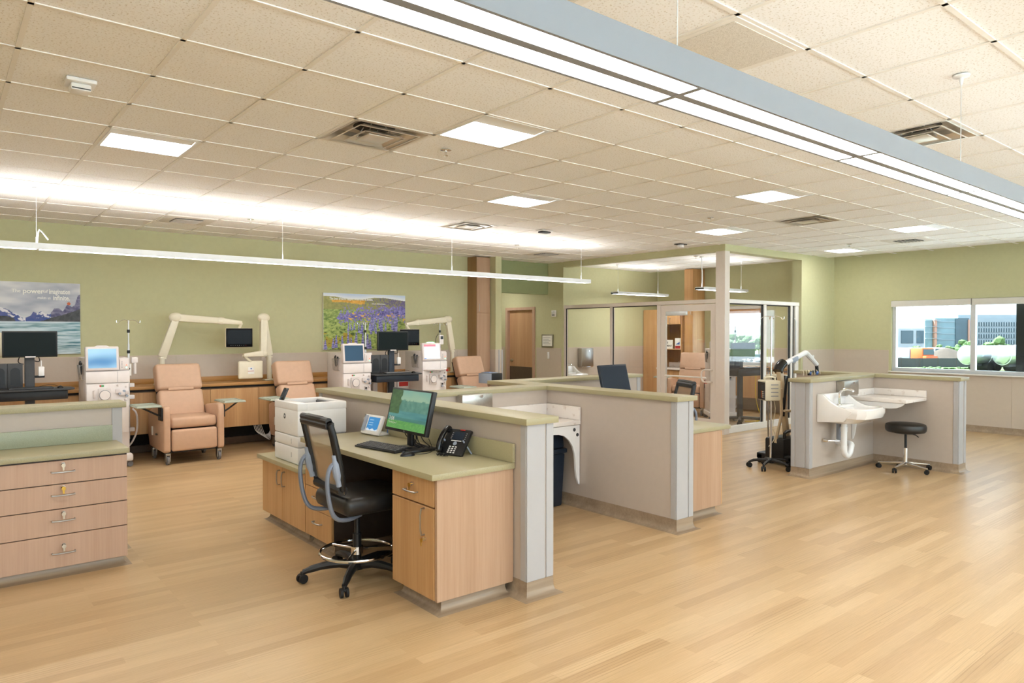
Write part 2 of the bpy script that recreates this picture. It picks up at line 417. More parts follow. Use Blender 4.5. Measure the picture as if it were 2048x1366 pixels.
for y in (10.335, ):
    B().box(8.232, 8.262, 10.285, 10.335, 0, 1.32, .004).obj('corner_guard', 'corner_guard', wh, False)
    B().box(8.16, 8.19, 10.285, 10.3, 0, 1.32, .003).obj('corner_guard', 'corner_guard', wh, False)
bb = B(); cove_run(bb, 'X', Y1, X0, 8.1, -1)
bb2 = B()
def cove_y(b, k, a, c, side):
    poly = [(k + side * o, z) for o, z in COVE] + [(k, 0)]
    va = [b.bm.verts.new((u, a, z)) for u, z in poly]; vb = [b.bm.verts.new((u, c, z)) for u, z in poly]
    for i in range(len(poly)): b.bm.faces.new((va[i], va[(i + 1) % len(poly)], vb[(i + 1) % len(poly)], vb[i]))
def cove_x(b, k, a, c, side):
    poly = [(k + side * o, z) for o, z in COVE] + [(k, 0)]
    va = [b.bm.verts.new((a, u, z)) for u, z in poly]; vb = [b.bm.verts.new((c, u, z)) for u, z in poly]
    for i in range(len(poly)): b.bm.faces.new((va[i], va[(i + 1) % len(poly)], vb[(i + 1) % len(poly)], vb[i]))
bb.bm.free(); bb = B(); cove_x(bb, Y1 - .006, X0, 8.1, -1); struct(bb.obj('baseboard_back', 'base_vinyl'))
bb = B(); cove_y(bb, X1 - .006, Y0, 6.56, -1); struct(bb.obj('baseboard_right', 'base_vinyl'))
bb = B(); cove_x(bb, 6.554, 12.25, X1, -1); struct(bb.obj('baseboard_front', 'base_vinyl'))
bb = B(); cove_y(bb, 9.824, 10.3, 11.1, -1); struct(bb.obj('baseboard_hall', 'base_vinyl'))

# ------------------------------------------------------------------ ceiling: slab, T-bar grid, tiles
G = .6096; GX, GY = .936, 3.618
ceil = struct(B().box(X0 - .15, X1 + .2, Y0 - .15, 13.75, 3.12, 3.3).obj('ceiling', 'white_wall', smooth=False))
nb = range(-10, 21); nr = range(-13, 12)
g = B()
for b in nb: g.box(GX + b * G - .012, GX + b * G + .012, Y0, 10.9, CEIL, CEIL + .006)
for r in nr: g.box(X0, X1, GY + r * G - .012, GY + r * G + .012, CEIL, CEIL + .0055)
g.obj('ceiling_grid', 'tile_grid', ceil, False)
TROFFER = [(0, 3), (3, 0), (6, 3), (9, 0), (12, 3), (15, 0), (18, 3), (-3, 0), (-6, 3)]
OPENINGS = {(2, 1): 'diffuser', (7, -3): 'diffuser', (12, 1): 'diffuser', (17, 1): 'slot', (2, 9): 'slot', (7, 6): 'diffuser', (12, 9): 'slot', (3, -3): 'perf', (1, -3): 'perf'}
SKIP = set(TROFFER) | set(OPENINGS)
fx, fy = math.cos(YAW), math.sin(YAW)
cells = []
for b in range(-10, 21):
    for r in range(-13, 12):
        if (b, r) in SKIP: continue
        cx, cy = GX + (b + .5) * G, GY + (r + .5) * G
        if not (X0 < cx < X1 and Y0 < cy < 10.8): continue
        d = cx * fx + cy * fy; l = cx * fy - cy * fx
        seen = d > 1.6 and abs(l / d) < .80 and (CEIL - EYE) / d < .56
        cells.append((0 if seen else 1, d, cx, cy))
cells.sort()
tile_me = B().box(-.2975, .2975, -.2975, .2975, 0, .016, .002, 1).mesh('ceiling_tile', False); tile_me.materials.append(M['ceiling_tile'])
rest = B()
for i, (_, d, cx, cy) in enumerate(cells):
    if i < 300: link('ceiling_tile', tile_me, ceil, (cx, cy, CEIL + .006))
    else: rest.box(cx - .2975, cx + .2975, cy - .2975, cy + .2975, CEIL + .006, CEIL + .02)
ro = rest.obj('ceiling_tile', 'ceiling_tile', ceil, False); ro['kind'] = 'stuff'
hc = struct(B().box(8.24, 9.83, 10.88, 13.6, 2.75, 2.8).obj('ceiling_hall', 'white_wall', smooth=False))

# ------------------------------------------------------------------ glazed treatment room
def post(par, x0, x1, y0, y1, z0, z1, mat='frame_paint', name='mullion'):
    return B().box(x0, x1, y0, y1, z0, z1, .004, 1).obj(name, mat, par, False)
wg = bpy.data.objects.new('wall_glass', None); C.objects.link(wg); struct(wg)
post(wg, 9.82, 9.955, 6.56, 6.735, 0, 2.95, name='corner_post')
for y0, y1 in ((10.255, 10.3), (9.0, 9.06), (7.87, 7.95)): post(wg, 9.85, 9.92, y0, y1, 0, 2.12)
post(wg, 9.84, 9.93, 6.735, 10.3, 2.12, 2.185, name='head_rail')
post(wg, 9.85, 9.92, 7.95, 10.3, 0, .1, name='sill_rail')
for y0, y1 in ((9.06, 10.255), (7.95, 9.0)):
    B().box(9.878, 9.888, y0, y1, .1, 2.12).obj('pane', 'clear_glass', wg, False)
    B().box(9.868, 9.875, y1 - .02, y1, .1, 2.12).obj('gasket', 'black_rubber', wg, False)
    B().box(9.868, 9.875, y0 + .02, y1, 2.105, 2.12).obj('gasket', 'black_rubber', wg, False)
post(wg, 9.955, 12.2, 6.6, 6.69, 2.12, 2.185, name='head_rail', mat='white_trim')
post(wg, 9.955, 12.2, 6.61, 6.68, 0, .11, name='sill_rail', mat='white_trim')
for x0, x1 in ((11.05, 11.13), (11.93, 11.99), (12.08, 12.2)): post(wg, x0, x1, 6.61, 6.68, .11, 2.12, 'white_trim')
for x0, x1 in ((9.955, 11.05), (11.13, 11.93)):
    B().box(x0, x1, 6.64, 6.65, .11, 2.12).obj('pane', 'clear_glass', wg, False)
    B().box(x1 - .05, x1, 6.628, 6.637, .11, 2.12).obj('gasket', 'black_rubber', wg, False)
    B().box(x0, x1, 6.628, 6.637, 2.1, 2.12).obj('gasket', 'black_rubber', wg, False)
B().box(11.99, 12.08, 6.645, 6.67, .11, 2.12).obj('gasket', 'black_rubber', wg, False)
B().tube([(12.02, 6.6, 1.06), (12.02, 6.57, 1.1), (12.02, 6.57, 1.85), (12.02, 6.6, 1.9)], .011, 8).obj('pull_bar', 'alu', wg)
# glass door in the wall
d2 = bpy.data.objects.new('door_2', None); C.objects.link(d2); struct(d2)
fr = B(); fr.box(9.855, 9.9, 6.745, 6.85, 0, 2.11).box(9.855, 9.9, 7.765, 7.865, 0, 2.11).box(9.855, 9.9, 6.85, 7.765, 2.0, 2.11).box(9.855, 9.9, 6.85, 7.765, 0, .22)
fr.obj('door_frame', 'frame_paint', d2, False)
B().box(9.874, 9.882, 6.85, 7.765, .22, 2.0).obj('pane', 'clear_glass', d2, False)
B().box(9.80, 9.855, 7.3, 7.72, 1.93, 2.0, .006).obj('door_closer', 'alu', d2)
B().tube([(9.855, 6.82, 1.03), (9.79, 6.82, 1.03), (9.79, 6.98, 1.03), (9.79, 6.98, .83), (9.79, 6.82, .83), (9.855, 6.82, .83)], .014, 10, sm=2).obj('pull_handle', 'frame_paint', d2)
B().tube([(9.81, 6.9, .9), (9.81, 7.74, .9)], .013, 10).obj('push_bar', 'white_trim', d2)
B().prism([(6.925, .8), (6.985, .8), (6.955, .85)], 'X', 9.87, 9.873).obj('warning_sticker', 'red_plastic', d2, False)

# ------------------------------------------------------------------ door to the hall
d1 = bpy.data.objects.new('door_1', None); C.objects.link(d1); struct(d1)
B().box(9.875, 9.92, 11.22, 12.05, .01, 2.12, .002, 1).obj('door_leaf', 'door_wood', d1, False)
B().box(9.868, 9.876, 11.23, 12.04, .02, .9).obj('kick_plate', 'brown_plate', d1, False)
f = B(); f.box(9.805, 9.94, 11.15, 11.22, 0, 2.18).box(9.805, 9.94, 12.05, 12.12, 0, 2.18).box(9.805, 9.94, 11.22, 12.05, 2.12, 2.18)
f.obj('door_frame', 'oak_rose', d1, False)
h = B().cyl((9.875, 11.97, 1.03), (9.855, 11.97, 1.03), .033, n=20); h.tube([(9.86, 11.97, 1.03), (9.81, 11.97, 1.03), (9.81, 11.85, 1.03)], .012, 8, sm=1)
h.obj('door_lever', 'nickel', d1)

# ------------------------------------------------------------------ windows
def window(name, y0, y1, z0, z1, mull, shade_z):
    w = bpy.data.objects.new(name, None); C.objects.link(w); struct(w)
    f = B(); x0, x1 = 13.47, 13.56
    f.box(x0, x1, y0, y0 + .06, z0, z1).box(x0, x1, y1 - .06, y1, z0, z1).box(x0, x1, y0 + .06, y1 - .06, z1 - .06, z1).box(x0, x1, y0 + .06, y1 - .06, z0, z0 + .06)
    f.obj('window_frame', 'alu', w, False)
    for m in mull: B().box(x0, x1, m - .035, m + .035, z0 + .06, z1 - .06).obj('mullion', 'alu', w, False)
    ed = [y0 + .06] + [k for m in sorted(mull) for k in (m - .035, m + .035)] + [y1 - .06]
    for a, b in zip(ed[::2], ed[1::2]): B().box(13.51, 13.518, a, b, z0 + .06, z1 - .06).obj('pane', 'tinted_glass', w, False)
    B().box(13.36, 13.62, y0 - .03, y1 + .03, z0 - .02, z0, .004, 1).obj('window_sill', 'white_trim', w, False)
    cuts = [y0] + sorted(mull) + [y1]
    for a, b in zip(cuts, cuts[1:]):
        B().box(13.385, 13.46, a + .006, b - .006, shade_z, z1 - .005, .004, 1).obj('shade_cassette', 'shade_cloth', w, False)
    return w
window('window_1', -1.2, 5.52, .95, 2.21, [4.25, 3.02, 1.8, .58, -.3], 2.1)
w3 = bpy.data.objects.new('window_3', None); C.objects.link(w3); struct(w3)
for i in range(13):
    x = -4.0 + i * 16.6 / 12; B().box(x - .035, x + .035, -4.13, -4.04, .9, 2.6).obj('mullion', 'alu', w3, False)
    if i < 12: B().box(x + .035, x + 16.6 / 12 - .035, -4.09, -4.082, .96, 2.54).obj('pane', 'window_glass', w3, False)
B().box(-4, 12.6, -4.13, -4.04, .9, .96).obj('window_frame', 'alu', w3, False); B().box(-4, 12.6, -4.13, -4.04, 2.54, 2.6).obj('window_frame', 'alu', w3, False)
w2 = window('window_2', 7.97, 9.3, .95, 2.21, [], 2.14)
B().box(13.43, 13.436, 8.0, 9.27, 2.05, 2.15).obj('roller_shade', 'tan_shade', w2, False)

# ------------------------------------------------------------------ half walls with laminate caps
TOP = 1.118
def half_wall(label, bodies, caps, guards, loc):
    t = thing('half_wall', label, 'half wall', loc)
    ox, oy = loc[0], loc[1]
    for (x0, x1, y0, y1) in bodies:
        B().box(x0 - ox, x1 - ox, y0 - oy, y1 - oy, .1, TOP - .04).obj('wall_panel', 'partition', t, False)
        cove_rect(B(), x0 - ox, x1 - ox, y0 - oy, y1 - oy).obj('cove_base', 'base_vinyl', t)
    for (x0, x1, y0, y1) in caps:
        B().box(x0 - ox, x1 - ox, y0 - oy, y1 - oy, TOP - .04, TOP, .003, 2).obj('cap', 'laminate', t)
    for q in guards:
        B().box(q[0] - ox, q[1] - ox, q[2] - oy, q[3] - oy, .105, TOP - .041, .003, 1).obj('corner_guard', 'corner_guard', t, False)
    return t
def end_y(x0, x1, y, w=.145):        # guards on an end that faces -Y
    return [(x0 - .006, x0 + w, y - .008, y + .002), (x0 - .008, x0 + .002, y + .003, y + .055), (x1 - .055, x1 + .006, y - .008, y + .002), (x1 - .002, x1 + .008, y + .003, y + .055)]
half_wall('T-shaped beige half wall with green cap behind the drafting chair and desk',
          [(2.825, 3.035, 3.28, 6.29), (3.036, 4.724, 5.18, 5.4), (4.725, 4.935, 3.605, 6.09), (4.936, 6.96, 5.885, 6.09)],
          [(2.795, 3.065, 3.25, 6.32), (3.066, 4.694, 5.15, 5.43), (4.695, 4.965, 3.575, 6.12), (4.966, 6.99, 5.855, 6.12)],
          end_y(2.825, 3.035, 3.28) + end_y(4.725, 4.935, 3.605) + [(2.819, 2.829, 6.23, 6.296), (6.9, 6.966, 5.877, 5.887), (6.95, 6.97, 5.89, 5.93)], (3.0, 3.3, 0))
half_wall('beige half wall island with white sink and stool, near the window',
          [(7.66, 9.264, 4.02, 4.23), (9.265, 9.475, 3.06, 5.05)],
          [(7.63, 9.234, 3.99, 4.26), (9.235, 9.505, 3.03, 5.08)],
          end_y(9.265, 9.475, 3.06, .12) + [(7.652, 7.662, 4.014, 4.06), (7.663, 7.72, 4.01, 4.022), (7.652, 7.662, 4.19, 4.236), (7.654, 7.662, 4.066, 4.184)], (8.4, 4.1, 0))
half_wall('short half wall with green cap behind the left drawer cabinet',
          [(-2.0, 1.095, 6.01, 6.21)], [(-2.03, 1.125, 5.98, 6.24)],
          [(1.03, 1.1, 6.002, 6.012), (1.088, 1.1, 6.013, 6.06)], (.5, 6.1, 0))

# ------------------------------------------------------------------ outside
plain('soil', '44382c', .95, var=.15, scale=2)
speckle('bounce_pave', 'd0cec8', 'bfbcb4', 3, .35, .65, .95, .05)  # unseen ground, made pale to bounce daylight onto the ceiling
def gz(x, y): return -1.0 - .0209 * (fx * x + fy * y)
def gp(d, l):                                  # ground point at depth d, offset l to the right of the view axis
    x, y = d * fx + l * fy, d * fy - l * fx
    return Vector((x, y, gz(x, y)))
gr = B(); P4 = [gp(17, -60), gp(17, 120), gp(700, 900), gp(700, -600)]
gr.quad(*P4); P5 = [Vector((-60, -60, -1.2)), Vector((60, -60, -1.2)), Vector((60, -4.3, -.4)), Vector((-60, -4.3, -.4))]; go = gr.obj('ground_outside', 'grass', smooth=False); struct(go)
pv = B(); pv.quad(*P5); struct(pv.obj('ground_bounce_front', 'bounce_pave', smooth=False))  # out of view, works as a daylight reflector for the ceiling
pv = B(); pv.quad((13.7, -4.3, -.4), (40, -4.3, -1.2), (40, 8, -1.4), (13.7, 14, -.5)); struct(pv.obj('ground_bounce_side', 'bounce_pave', smooth=False))  # hidden below the sill, pale for the same bounce
lot = B(); lot.quad(*[gp(d, l) + Vector((0, 0, .06)) for d, l in ((96, -40), (96, 140), (420, 500), (420, -200))]); struct(lot.obj('ground_lot', 'asphalt', smooth=False))
YD = -YAW + R(38.855)
def at_px(px, d): return (px - 1007.8) / 1409.75 * d
def out_thing(name, label, cat, px, d, rz=0, group=None):
    p = gp(d, at_px(px, d)); return thing(name, label, cat, p, rz, group)
VIEW = YAW - R(90)                             # local +Y looks away from the camera
plain('concrete_pale', 'a2a7a8', .8, var=.04, scale=.5); plain('glass_dark', '43555c', .25, var=.15, scale=.2); plain('glass_teal', '6f878c', .22, var=.12, scale=.2)
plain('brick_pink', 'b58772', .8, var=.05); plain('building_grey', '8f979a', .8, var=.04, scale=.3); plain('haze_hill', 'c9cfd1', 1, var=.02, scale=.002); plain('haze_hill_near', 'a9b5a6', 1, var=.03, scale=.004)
# far office block with a glazed wing
d = 430; k = d / 1409.75
bt = out_thing('office_building', 'grey office block with glazed wing, far beyond the window', 'building', 1960, d, VIEW)
def bx(px): return (px - 1960) * k
def bz(py): return (664.6 - py) * k + EYE - bt.location.z
def piece(b, x0, x1, y0, y1, dep=12, off=0): b.box(bx(x0), bx(x1), off, off + dep, bz(y1), bz(y0)); return b
piece(B(), 1934, 2110, 639, 704, 14).obj('wall', 'building_grey', bt, False)
piece(B(), 1868, 1934, 637, 704, 16, -1).obj('curtain_wall', 'glass_teal', bt, False)
piece(B(), 1908, 1934, 637, 704, 1, -1.6).obj('curtain_wall', 'glass_dark', bt, False)
piece(B(), 1864, 1869, 640, 702, 3, -2.5).obj('pier', 'brick_pink', bt, False)
piece(B(), 1848, 1863, 640, 702, 12, -1).obj('curtain_wall', 'glass_teal', bt, False)
piece(B(), 1932, 1935, 640, 700, 1, -2.2).obj('pier', 'brick_pink', bt, False)
piece(B(), 1920, 2110, 630, 639, 12, 2).obj('roof_plant', 'building_grey', bt, False)
for py in (645, 657, 669, 681):
    piece(B(), 1945, 2110, py, py + 8, .6, -.4).obj('window_band', 'glass_dark', bt, False)
    f = B()
    for q in range(1948, 2110, 5): f.box(bx(q), bx(q + 1.2), -.8, -.4, bz(py + 8), bz(py))
    f.obj('window_fin', 'concrete_pale', bt, False)
    piece(B(), 1846, 1876, py - 4, py - 3.4, 1, -3).obj('ledge', 'concrete_pale', bt, False)
    piece(B(), 1872, 1932, py - 1, py, .3, -1.3).obj('transom', 'building_grey', bt, False)
b2 = out_thing('low_warehouse', 'pale low building with large windows, left of the office block', 'building', 1820, 330, VIEW)
k2 = 330 / 1409.75
def lx(px): return (px - 1820) * k2
def lz(py): return (664.6 - py) * k2 + EYE - b2.location.z
B().box(lx(1770), lx(1848), 0, 12, lz(702), lz(658)).obj('wall', 'concrete_pale', b2, False)
for a, c in ((1802, 1826), (1833, 1847)): B().box(lx(a), lx(c), -.3, 0, lz(687), lz(662)).obj('window', 'glass_dark', b2, False)
# hills
def hill(name, d, pts, mat, label):
    t = thing(name, label, 'hill', gp(d, 0), VIEW); kk = d / 1409.75; zb = t.location.z
    b = B(); poly = [((px - 1007.8) * kk, (664.6 - py) * kk + EYE - zb) for px, py in pts]
    poly = [(poly[0][0], -60)] + poly + [(poly[-1][0], -60)]
    n = len(poly); va = [b.bm.verts.new((x, 0, z)) for x, z in poly]; vb = [b.bm.verts.new((x, 260, z * 1.0 + (20 if z > 0 else 0))) for x, z in poly]
    b.bm.faces.new(va)
    for i in range(n - 1): b.bm.faces.new((va[i], va[i + 1], vb[i + 1], vb[i]))
    b.obj('slope', mat, t, False)
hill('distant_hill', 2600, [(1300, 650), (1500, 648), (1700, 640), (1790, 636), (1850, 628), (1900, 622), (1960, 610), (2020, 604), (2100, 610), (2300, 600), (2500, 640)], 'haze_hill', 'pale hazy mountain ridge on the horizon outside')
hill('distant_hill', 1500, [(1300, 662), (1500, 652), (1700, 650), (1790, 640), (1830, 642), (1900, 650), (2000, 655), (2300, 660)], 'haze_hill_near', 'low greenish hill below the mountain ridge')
# fence, soil heap, trucks, tank trailers
fn = thing('silt_fence', 'dark construction fence across the grass outside', 'fence', gp(92, at_px(1840, 92)), VIEW)
for i in range(12):
    x = -12 + i * 2.4; B().box(x, x + 2.36, 0, .05, .0, 1.15).obj('fence_panel', 'charcoal', fn, False)
    B().cyl((x, .05, 0), (x, .05, 1.25), .04, n=6).obj('post', 'bark', fn)
hp = out_thing('soil_heap', 'brown heap of soil behind the fence', 'soil', 1893, 108, VIEW)
h = B(); h.lathe([(5, 0), (3.6, .8), (2.0, 1.75), (.8, 2.3), (.1, 2.5)], 20)
h.obj('heap', 'soil', hp)
def truck(px, d, col, label, rz):
    t = out_thing('dump_truck', label, 'truck', px, d, VIEW + rz)
    B().box(-1.2, 1.2, -1.0, 1.0, .7, 2.5, .15).obj('cab', col, t)
    B().box(-1.05, 1.05, -1.04, -.98, 1.5, 2.3).obj('windscreen', 'glass_dark', t, False)
    B().box(-1.15, 1.15, -1.6, -.9, .6, 1.35, .1).obj('hood', col, t)
    B().box(-1.25, 1.25, 1.1, 5.2, .9, 2.4, .08).obj('dump_bed', 'concrete_pale', t)
    for x in (-1.1, 1.1):
        for y in (-1.1, 2.6, 4.0): B().cyl((x - .15, y, .5), (x + .15, y, .5), .5, n=14).obj('wheel', 'black_rubber', t)
truck(1845, 104, 'orange_paint', 'orange dump truck parked behind the fence, facing the window', .35)
truck(1790, 122, 'orange_paint', 'orange truck at the left edge of the window view', -.9)
truck(1872, 128, 'white_plastic', 'white truck parked right of the orange dump truck', .2)
def tanker(px, d, label, rz):
    t = out_thing('tank_trailer', label, 'trailer', px, d, VIEW + rz)
    b = B(); prof = [(.02, -.35), (.6, -.28), (.95, -.1), (1.02, .15), (1.02, 9.5), (.95, 9.75), (.02, 9.95)]
    b.lathe(prof, 28); b.xf(Matrix.Translation((0, 0, 1.75)) @ Matrix.Rotation(R(90), 4, 'Y')); b.obj('tank', 'tank_steel', t)
    for x in (.1, 2.5, 5, 7.5): 
        q = B(); q.lathe([(1.03, -.04), (1.06, 0), (1.03, .04)], 28); q.xf(Matrix.Translation((x, 0, 1.75)) @ Matrix.Rotation(R(90), 4, 'Y')); q.obj('band', 'alu', t)
    B().box(.5, 9, -.45, .45, .55, .8).obj('chassis', 'charcoal', t, False)
    for x in (2.2, 3.4, 8): B().cyl((x, -1.1, .5), (x, 1.1, .5), .48, n=14).obj('wheel', 'black_rubber', t)
tanker(1932, 76, 'polished steel tank trailer nearer to the window mullion', .32)
tanker(2003, 74, 'polished steel tank trailer at the right end of the window view', .32)
# trees and bushes
def foliage_mesh(name, n, seed):
    rnd = random.Random(seed); b = B()
    for i in range(n):
        a = rnd.uniform(0, 2 * PI); r = rnd.uniform(0, .7); z = rnd.uniform(.9, 2.4)
        b.ball((r * math.cos(a), r * math.sin(a), z), rnd.uniform(.25, .5), (1, 1, rnd.uniform(.7, 1)), 1)
    for v in b.bm.verts: v.co += Vector((rnd.uniform(-.06, .06), rnd.uniform(-.06, .06), rnd.uniform(-.06, .06)))
    me = b.mesh(name, False); me.materials.append(M['leaf']); return me
fol = [foliage_mesh('foliage', 14, s) for s in (1, 2, 3)]
trunk = B().cyl((0, 0, 0), (0, 0, 1.3), .09, .05, 8).mesh('trunk'); trunk.materials.append(M['bark'])
def tree(px, d, s, label, i, group=None):
    t = out_thing('young_tree', label, 'tree', px, d, i * 1.3, group); t.scale = (s, s, s)
    link('foliage', fol[i % 3], t); link('trunk', trunk, t)
for i, (px, d, s, lb) in enumerate([(1835, 150, 1.1, 'round young tree in front of the pale low building'), (1847, 165, 1.0, 'young tree beside the pink brick pier'), (1879, 170, 1.2, 'young tree left of the dark glass corner'), (1897, 172, 1.1, 'small tree between two young trees by the glass wing'), (1913, 168, 1.3, 'young tree under the dark glass corner'), (1932, 135, 1.5, 'green tree just left of the window mullion'), (1951, 170, 1.0, 'small tree right of the window mullion'), (1990, 105, 1.7, 'taller thin tree above the tank trailers'), (2010, 175, 1.2, 'small tree right of the taller thin tree'), (2020, 178, 1.2, 'small tree at the right end of the office block'),
                                     (1459, 140, 2.0, 'leafy tree at the left of the treatment room window'), (1474, 165, 2.2, 'leafy tree seen in the middle of the treatment room window'), (1487, 145, 2.0, 'leafy tree right of centre in the treatment room window'), (1504, 172, 2.2, 'leafy tree near the right of the treatment room window'), (1518, 140, 1.8, 'leafy tree at the right edge of the treatment room window')]): tree(px, d, s, lb, i)
bush_me = B()
for i in range(9): bush_me.ball((random.uniform(-.8, .8), random.uniform(-.4, .4), random.uniform(.1, .5)), random.uniform(.25, .45), sub=1)
bush_me = bush_me.mesh('leaves', False); bush_me.materials.append(M['leaf'])
for i, (px, lb) in enumerate([(1838, 'low weed clump left in the grass below the fence'), (1866, 'low weed clump in the middle of the grass bank'), (1894, 'low weed clump right of the middle on the grass bank'), (1930, 'low weed clump beside the first tank trailer')]):
    t = out_thing('weed_clump', lb, 'weeds', px, 84, i); link('leaves', bush_me, t, sc=(1.0, .8, .35))
def car(px, d, col, label):
    t = out_thing('parked_car', label, 'car', px, d, VIEW + .4, 'cars on the lot outside')
    B().box(-2.1, 2.1, -.85, .85, .3, .85, .18).obj('body', col, t)
    B().prism([(-1.3, .85), (-.9, 1.4), (.7, 1.4), (1.3, .85)], 'Y', -.75, .75, .05).obj('cabin', 'glass_dark', t)
    for x in (-1.3, 1.3): B().cyl((x, -.87, .32), (x, .87, .32), .32, n=12).obj('wheel', 'black_rubber', t)
for px, d, col, lb in ((1808, 135, 'white_plastic', 'white car behind the left orange truck'), (1822, 140, 'charcoal', 'dark car left of the orange dump truck'), (1900, 150, 'blue_plastic', 'blue car right of the soil heap'), (1921, 158, 'white_plastic', 'white car right of the blue car'), (1960, 130, 'orange_paint', 'orange vehicle above the first tank trailer'), (2008, 135, 'orange_paint', 'orange vehicle above the right tank trailer'), (1465, 125, 'white_plastic', 'white car in the treatment room window, left'), (1487, 140, 'charcoal', 'dark car in the treatment room window'), (1508, 118, 'white_plastic', 'white car in the treatment room window, right')): car(px, d, col, lb)
col_o = struct(B().box(13.75, 14.05, 3.2, 3.72, -1, 3.3).obj('trim_1', 'charcoal', smooth=False))
# ------------------------------------------------------------------ ceiling fixtures
def cell(b, r): return (GX + (b + .5) * G, GY + (r + .5) * G)
TL = {(0, 3): 'square recessed ceiling light nearest the smoke detector on the left', (3, 0): 'large recessed ceiling light beside the silver air diffuser', (6, 3): 'recessed ceiling light above the flower poster side of the room, mid ceiling',
      (9, 0): 'recessed ceiling light behind the double strip pendant, above the glass room door', (12, 3): 'recessed ceiling light just in front of the glass room header', (15, 0): 'recessed ceiling light at the right, above the window',
      (18, 3): 'farthest recessed ceiling light, in the corner above the green wall', (-3, 0): 'recessed ceiling light left of the smoke detector', (-6, 3): 'leftmost recessed ceiling light, beyond the lake poster'}
def troffer_parts():
    h = .292
    fr = B(); fr.box(-h, h, -h, -h + .02, -.004, .05).box(-h, h, h - .02, h, -.004, .05).box(-h, -h + .02, -h + .02, h - .02, -.004, .05).box(h - .02, h, -h + .02, h - .02, -.004, .05)
    fr.box(-h, h, -h, h, .05, .056)
    pan = B(); i = h - .021
    pan.quad((-i, i, .004), (i, i, .004), (i, .02, .045), (-i, .02, .045)); 
    pan.quad((-i, -i, .004), (-i, -.02, .045), (i, -.02, .045), (i, -i, .004))
    lens = B(); lens.box(-i, i, -.13, .13, .0, .006); 
    return fr, pan, lens
fr, pan, lens = troffer_parts()
me_f = fr.mesh('housing', False); me_f.materials.append(M['lamp_white'])
i = .271
lens = B(); lens.quad((-i, -i, .0), (-i, i * .45, .0), (i, i * .45, .0), (i, -i, .0)); me_l = lens.mesh('diffuser', False); me_l.materials.append(M['lamp_panel'])
w = B(); w.quad((-i, i * .45, .001), (-i, i, .012), (i, i, .012), (i, i * .45, .001)); me_w = w.mesh('reflector', False); me_w.materials.append(M['lamp_white'])
for (b, r) in TROFFER:
    x, y = cell(b, r); t = thing('recessed_light', TL[(b, r)], 'ceiling light', (x, y, CEIL + .002), PI, 'recessed square ceiling lights')
    link('housing', me_f, t); link('diffuser', me_l, t); link('reflector', me_w, t)
# hall and glazed room lamps
ht = thing('recessed_light', 'recessed light in the lower hall ceiling by the wooden door', 'ceiling light', (9.0, 12.0, 2.745), 0, 'recessed square ceiling lights')
link('housing', me_f, ht); link('diffuser', me_l, ht); link('reflector', me_w, ht)

def square_ring(b, r0, z0, r1, z1):
    a = [(-r0, -r0, z0), (r0, -r0, z0), (r0, r0, z0), (-r0, r0, z0)]; c = [(-r1, -r1, z1), (r1, -r1, z1), (r1, r1, z1), (-r1, r1, z1)]
    for i in range(4): b.quad(a[i], a[(i + 1) % 4], c[(i + 1) % 4], c[i])
def diffuser(b, r, label):
    x, y = cell(b, r); t = thing('air_diffuser', label, 'air vent', (x, y, CEIL), 0, 'ceiling air diffusers')
    p = B(); square_ring(p, .295, -.002, .28, -.002); square_ring(p, .28, -.002, .20, .065); square_ring(p, .2, .065, .15, .07); p.obj('backpan', 'diffuser_metal', t, False)
    p = B(); p.cyl((0, 0, .068), (0, 0, .072), .15, n=28); p.obj('duct_neck', 'duct_dark', t)
    for r0, z in ((.24, -.012), (.165, -.022)):
        p = B(); square_ring(p, r0, z, r0 - .07, z + .035); square_ring(p, r0, z, r0 - .012, z - .001); p.obj('cone', 'diffuser_metal', t, False)
    p = B(); p.box(-.1, .1, -.1, .1, -.02, -.014, .004); p.obj('centre_plate', 'diffuser_metal', t)
    for a in (0, 1, 2, 3): B().cyl((.08 * math.cos(a * PI / 2 + .8), .08 * math.sin(a * PI / 2 + .8), .068), (.13 * math.cos(a * PI / 2 + .8), .13 * math.sin(a * PI / 2 + .8), -.0), .004, n=6).obj('hanger_rod', 'alu', t)
diffuser(2, 1, 'silver cone air diffuser between the left lamp and the large lamp'); diffuser(7, -3, 'silver cone air diffuser at the right, under the pendant cable')
diffuser(12, 1, 'small silver air diffuser above the glass room corner post'); diffuser(7, 6, 'distant silver air diffuser above the flower poster')
def slot_vent(b, r, label):
    x, y = cell(b, r); t = thing('slat_vent', label, 'air vent', (x, y, CEIL), 0, 'slatted ceiling vents')
    p = B(); p.box(-.295, .295, -.295, .295, -.004, .006); p.obj('frame', 'perforated', t, False)
    B().box(-.16, .16, -.16, .16, -.006, -.004).obj('opening', 'duct_dark', t, False)
    for i in range(7):
        a = -.15 + i * .05
        B().box(-.16, .16, a - .012, a + .014, -.014, -.009, rot=Matrix.Rotation(R(28), 3, 'X')).obj('slat', 'diffuser_metal', t, False)
slot_vent(17, 1, 'slatted ceiling vent above the window on the right'); slot_vent(2, 9, 'slatted ceiling vent above the left green wall'); slot_vent(12, 9, 'slatted ceiling vent in front of the hall soffit')
def perf(b, r, label):
    x, y = cell(b, r); t = thing('return_grille', label, 'air vent', (x, y, CEIL), 0, 'perforated return grilles')
    B().box(-.296, .296, -.296, .296, -.003, .006, .002, 1).obj('frame', 'tile_grid', t, False)
    B().box(-.265, .265, -.265, .265, -.006, -.003, .002, 1).obj('perforated_plate', 'perforated', t, False)
perf(3, -3, 'perforated return grille above the double strip pendant'); perf(1, -3, 'perforated return grille cut by the top edge of the picture')
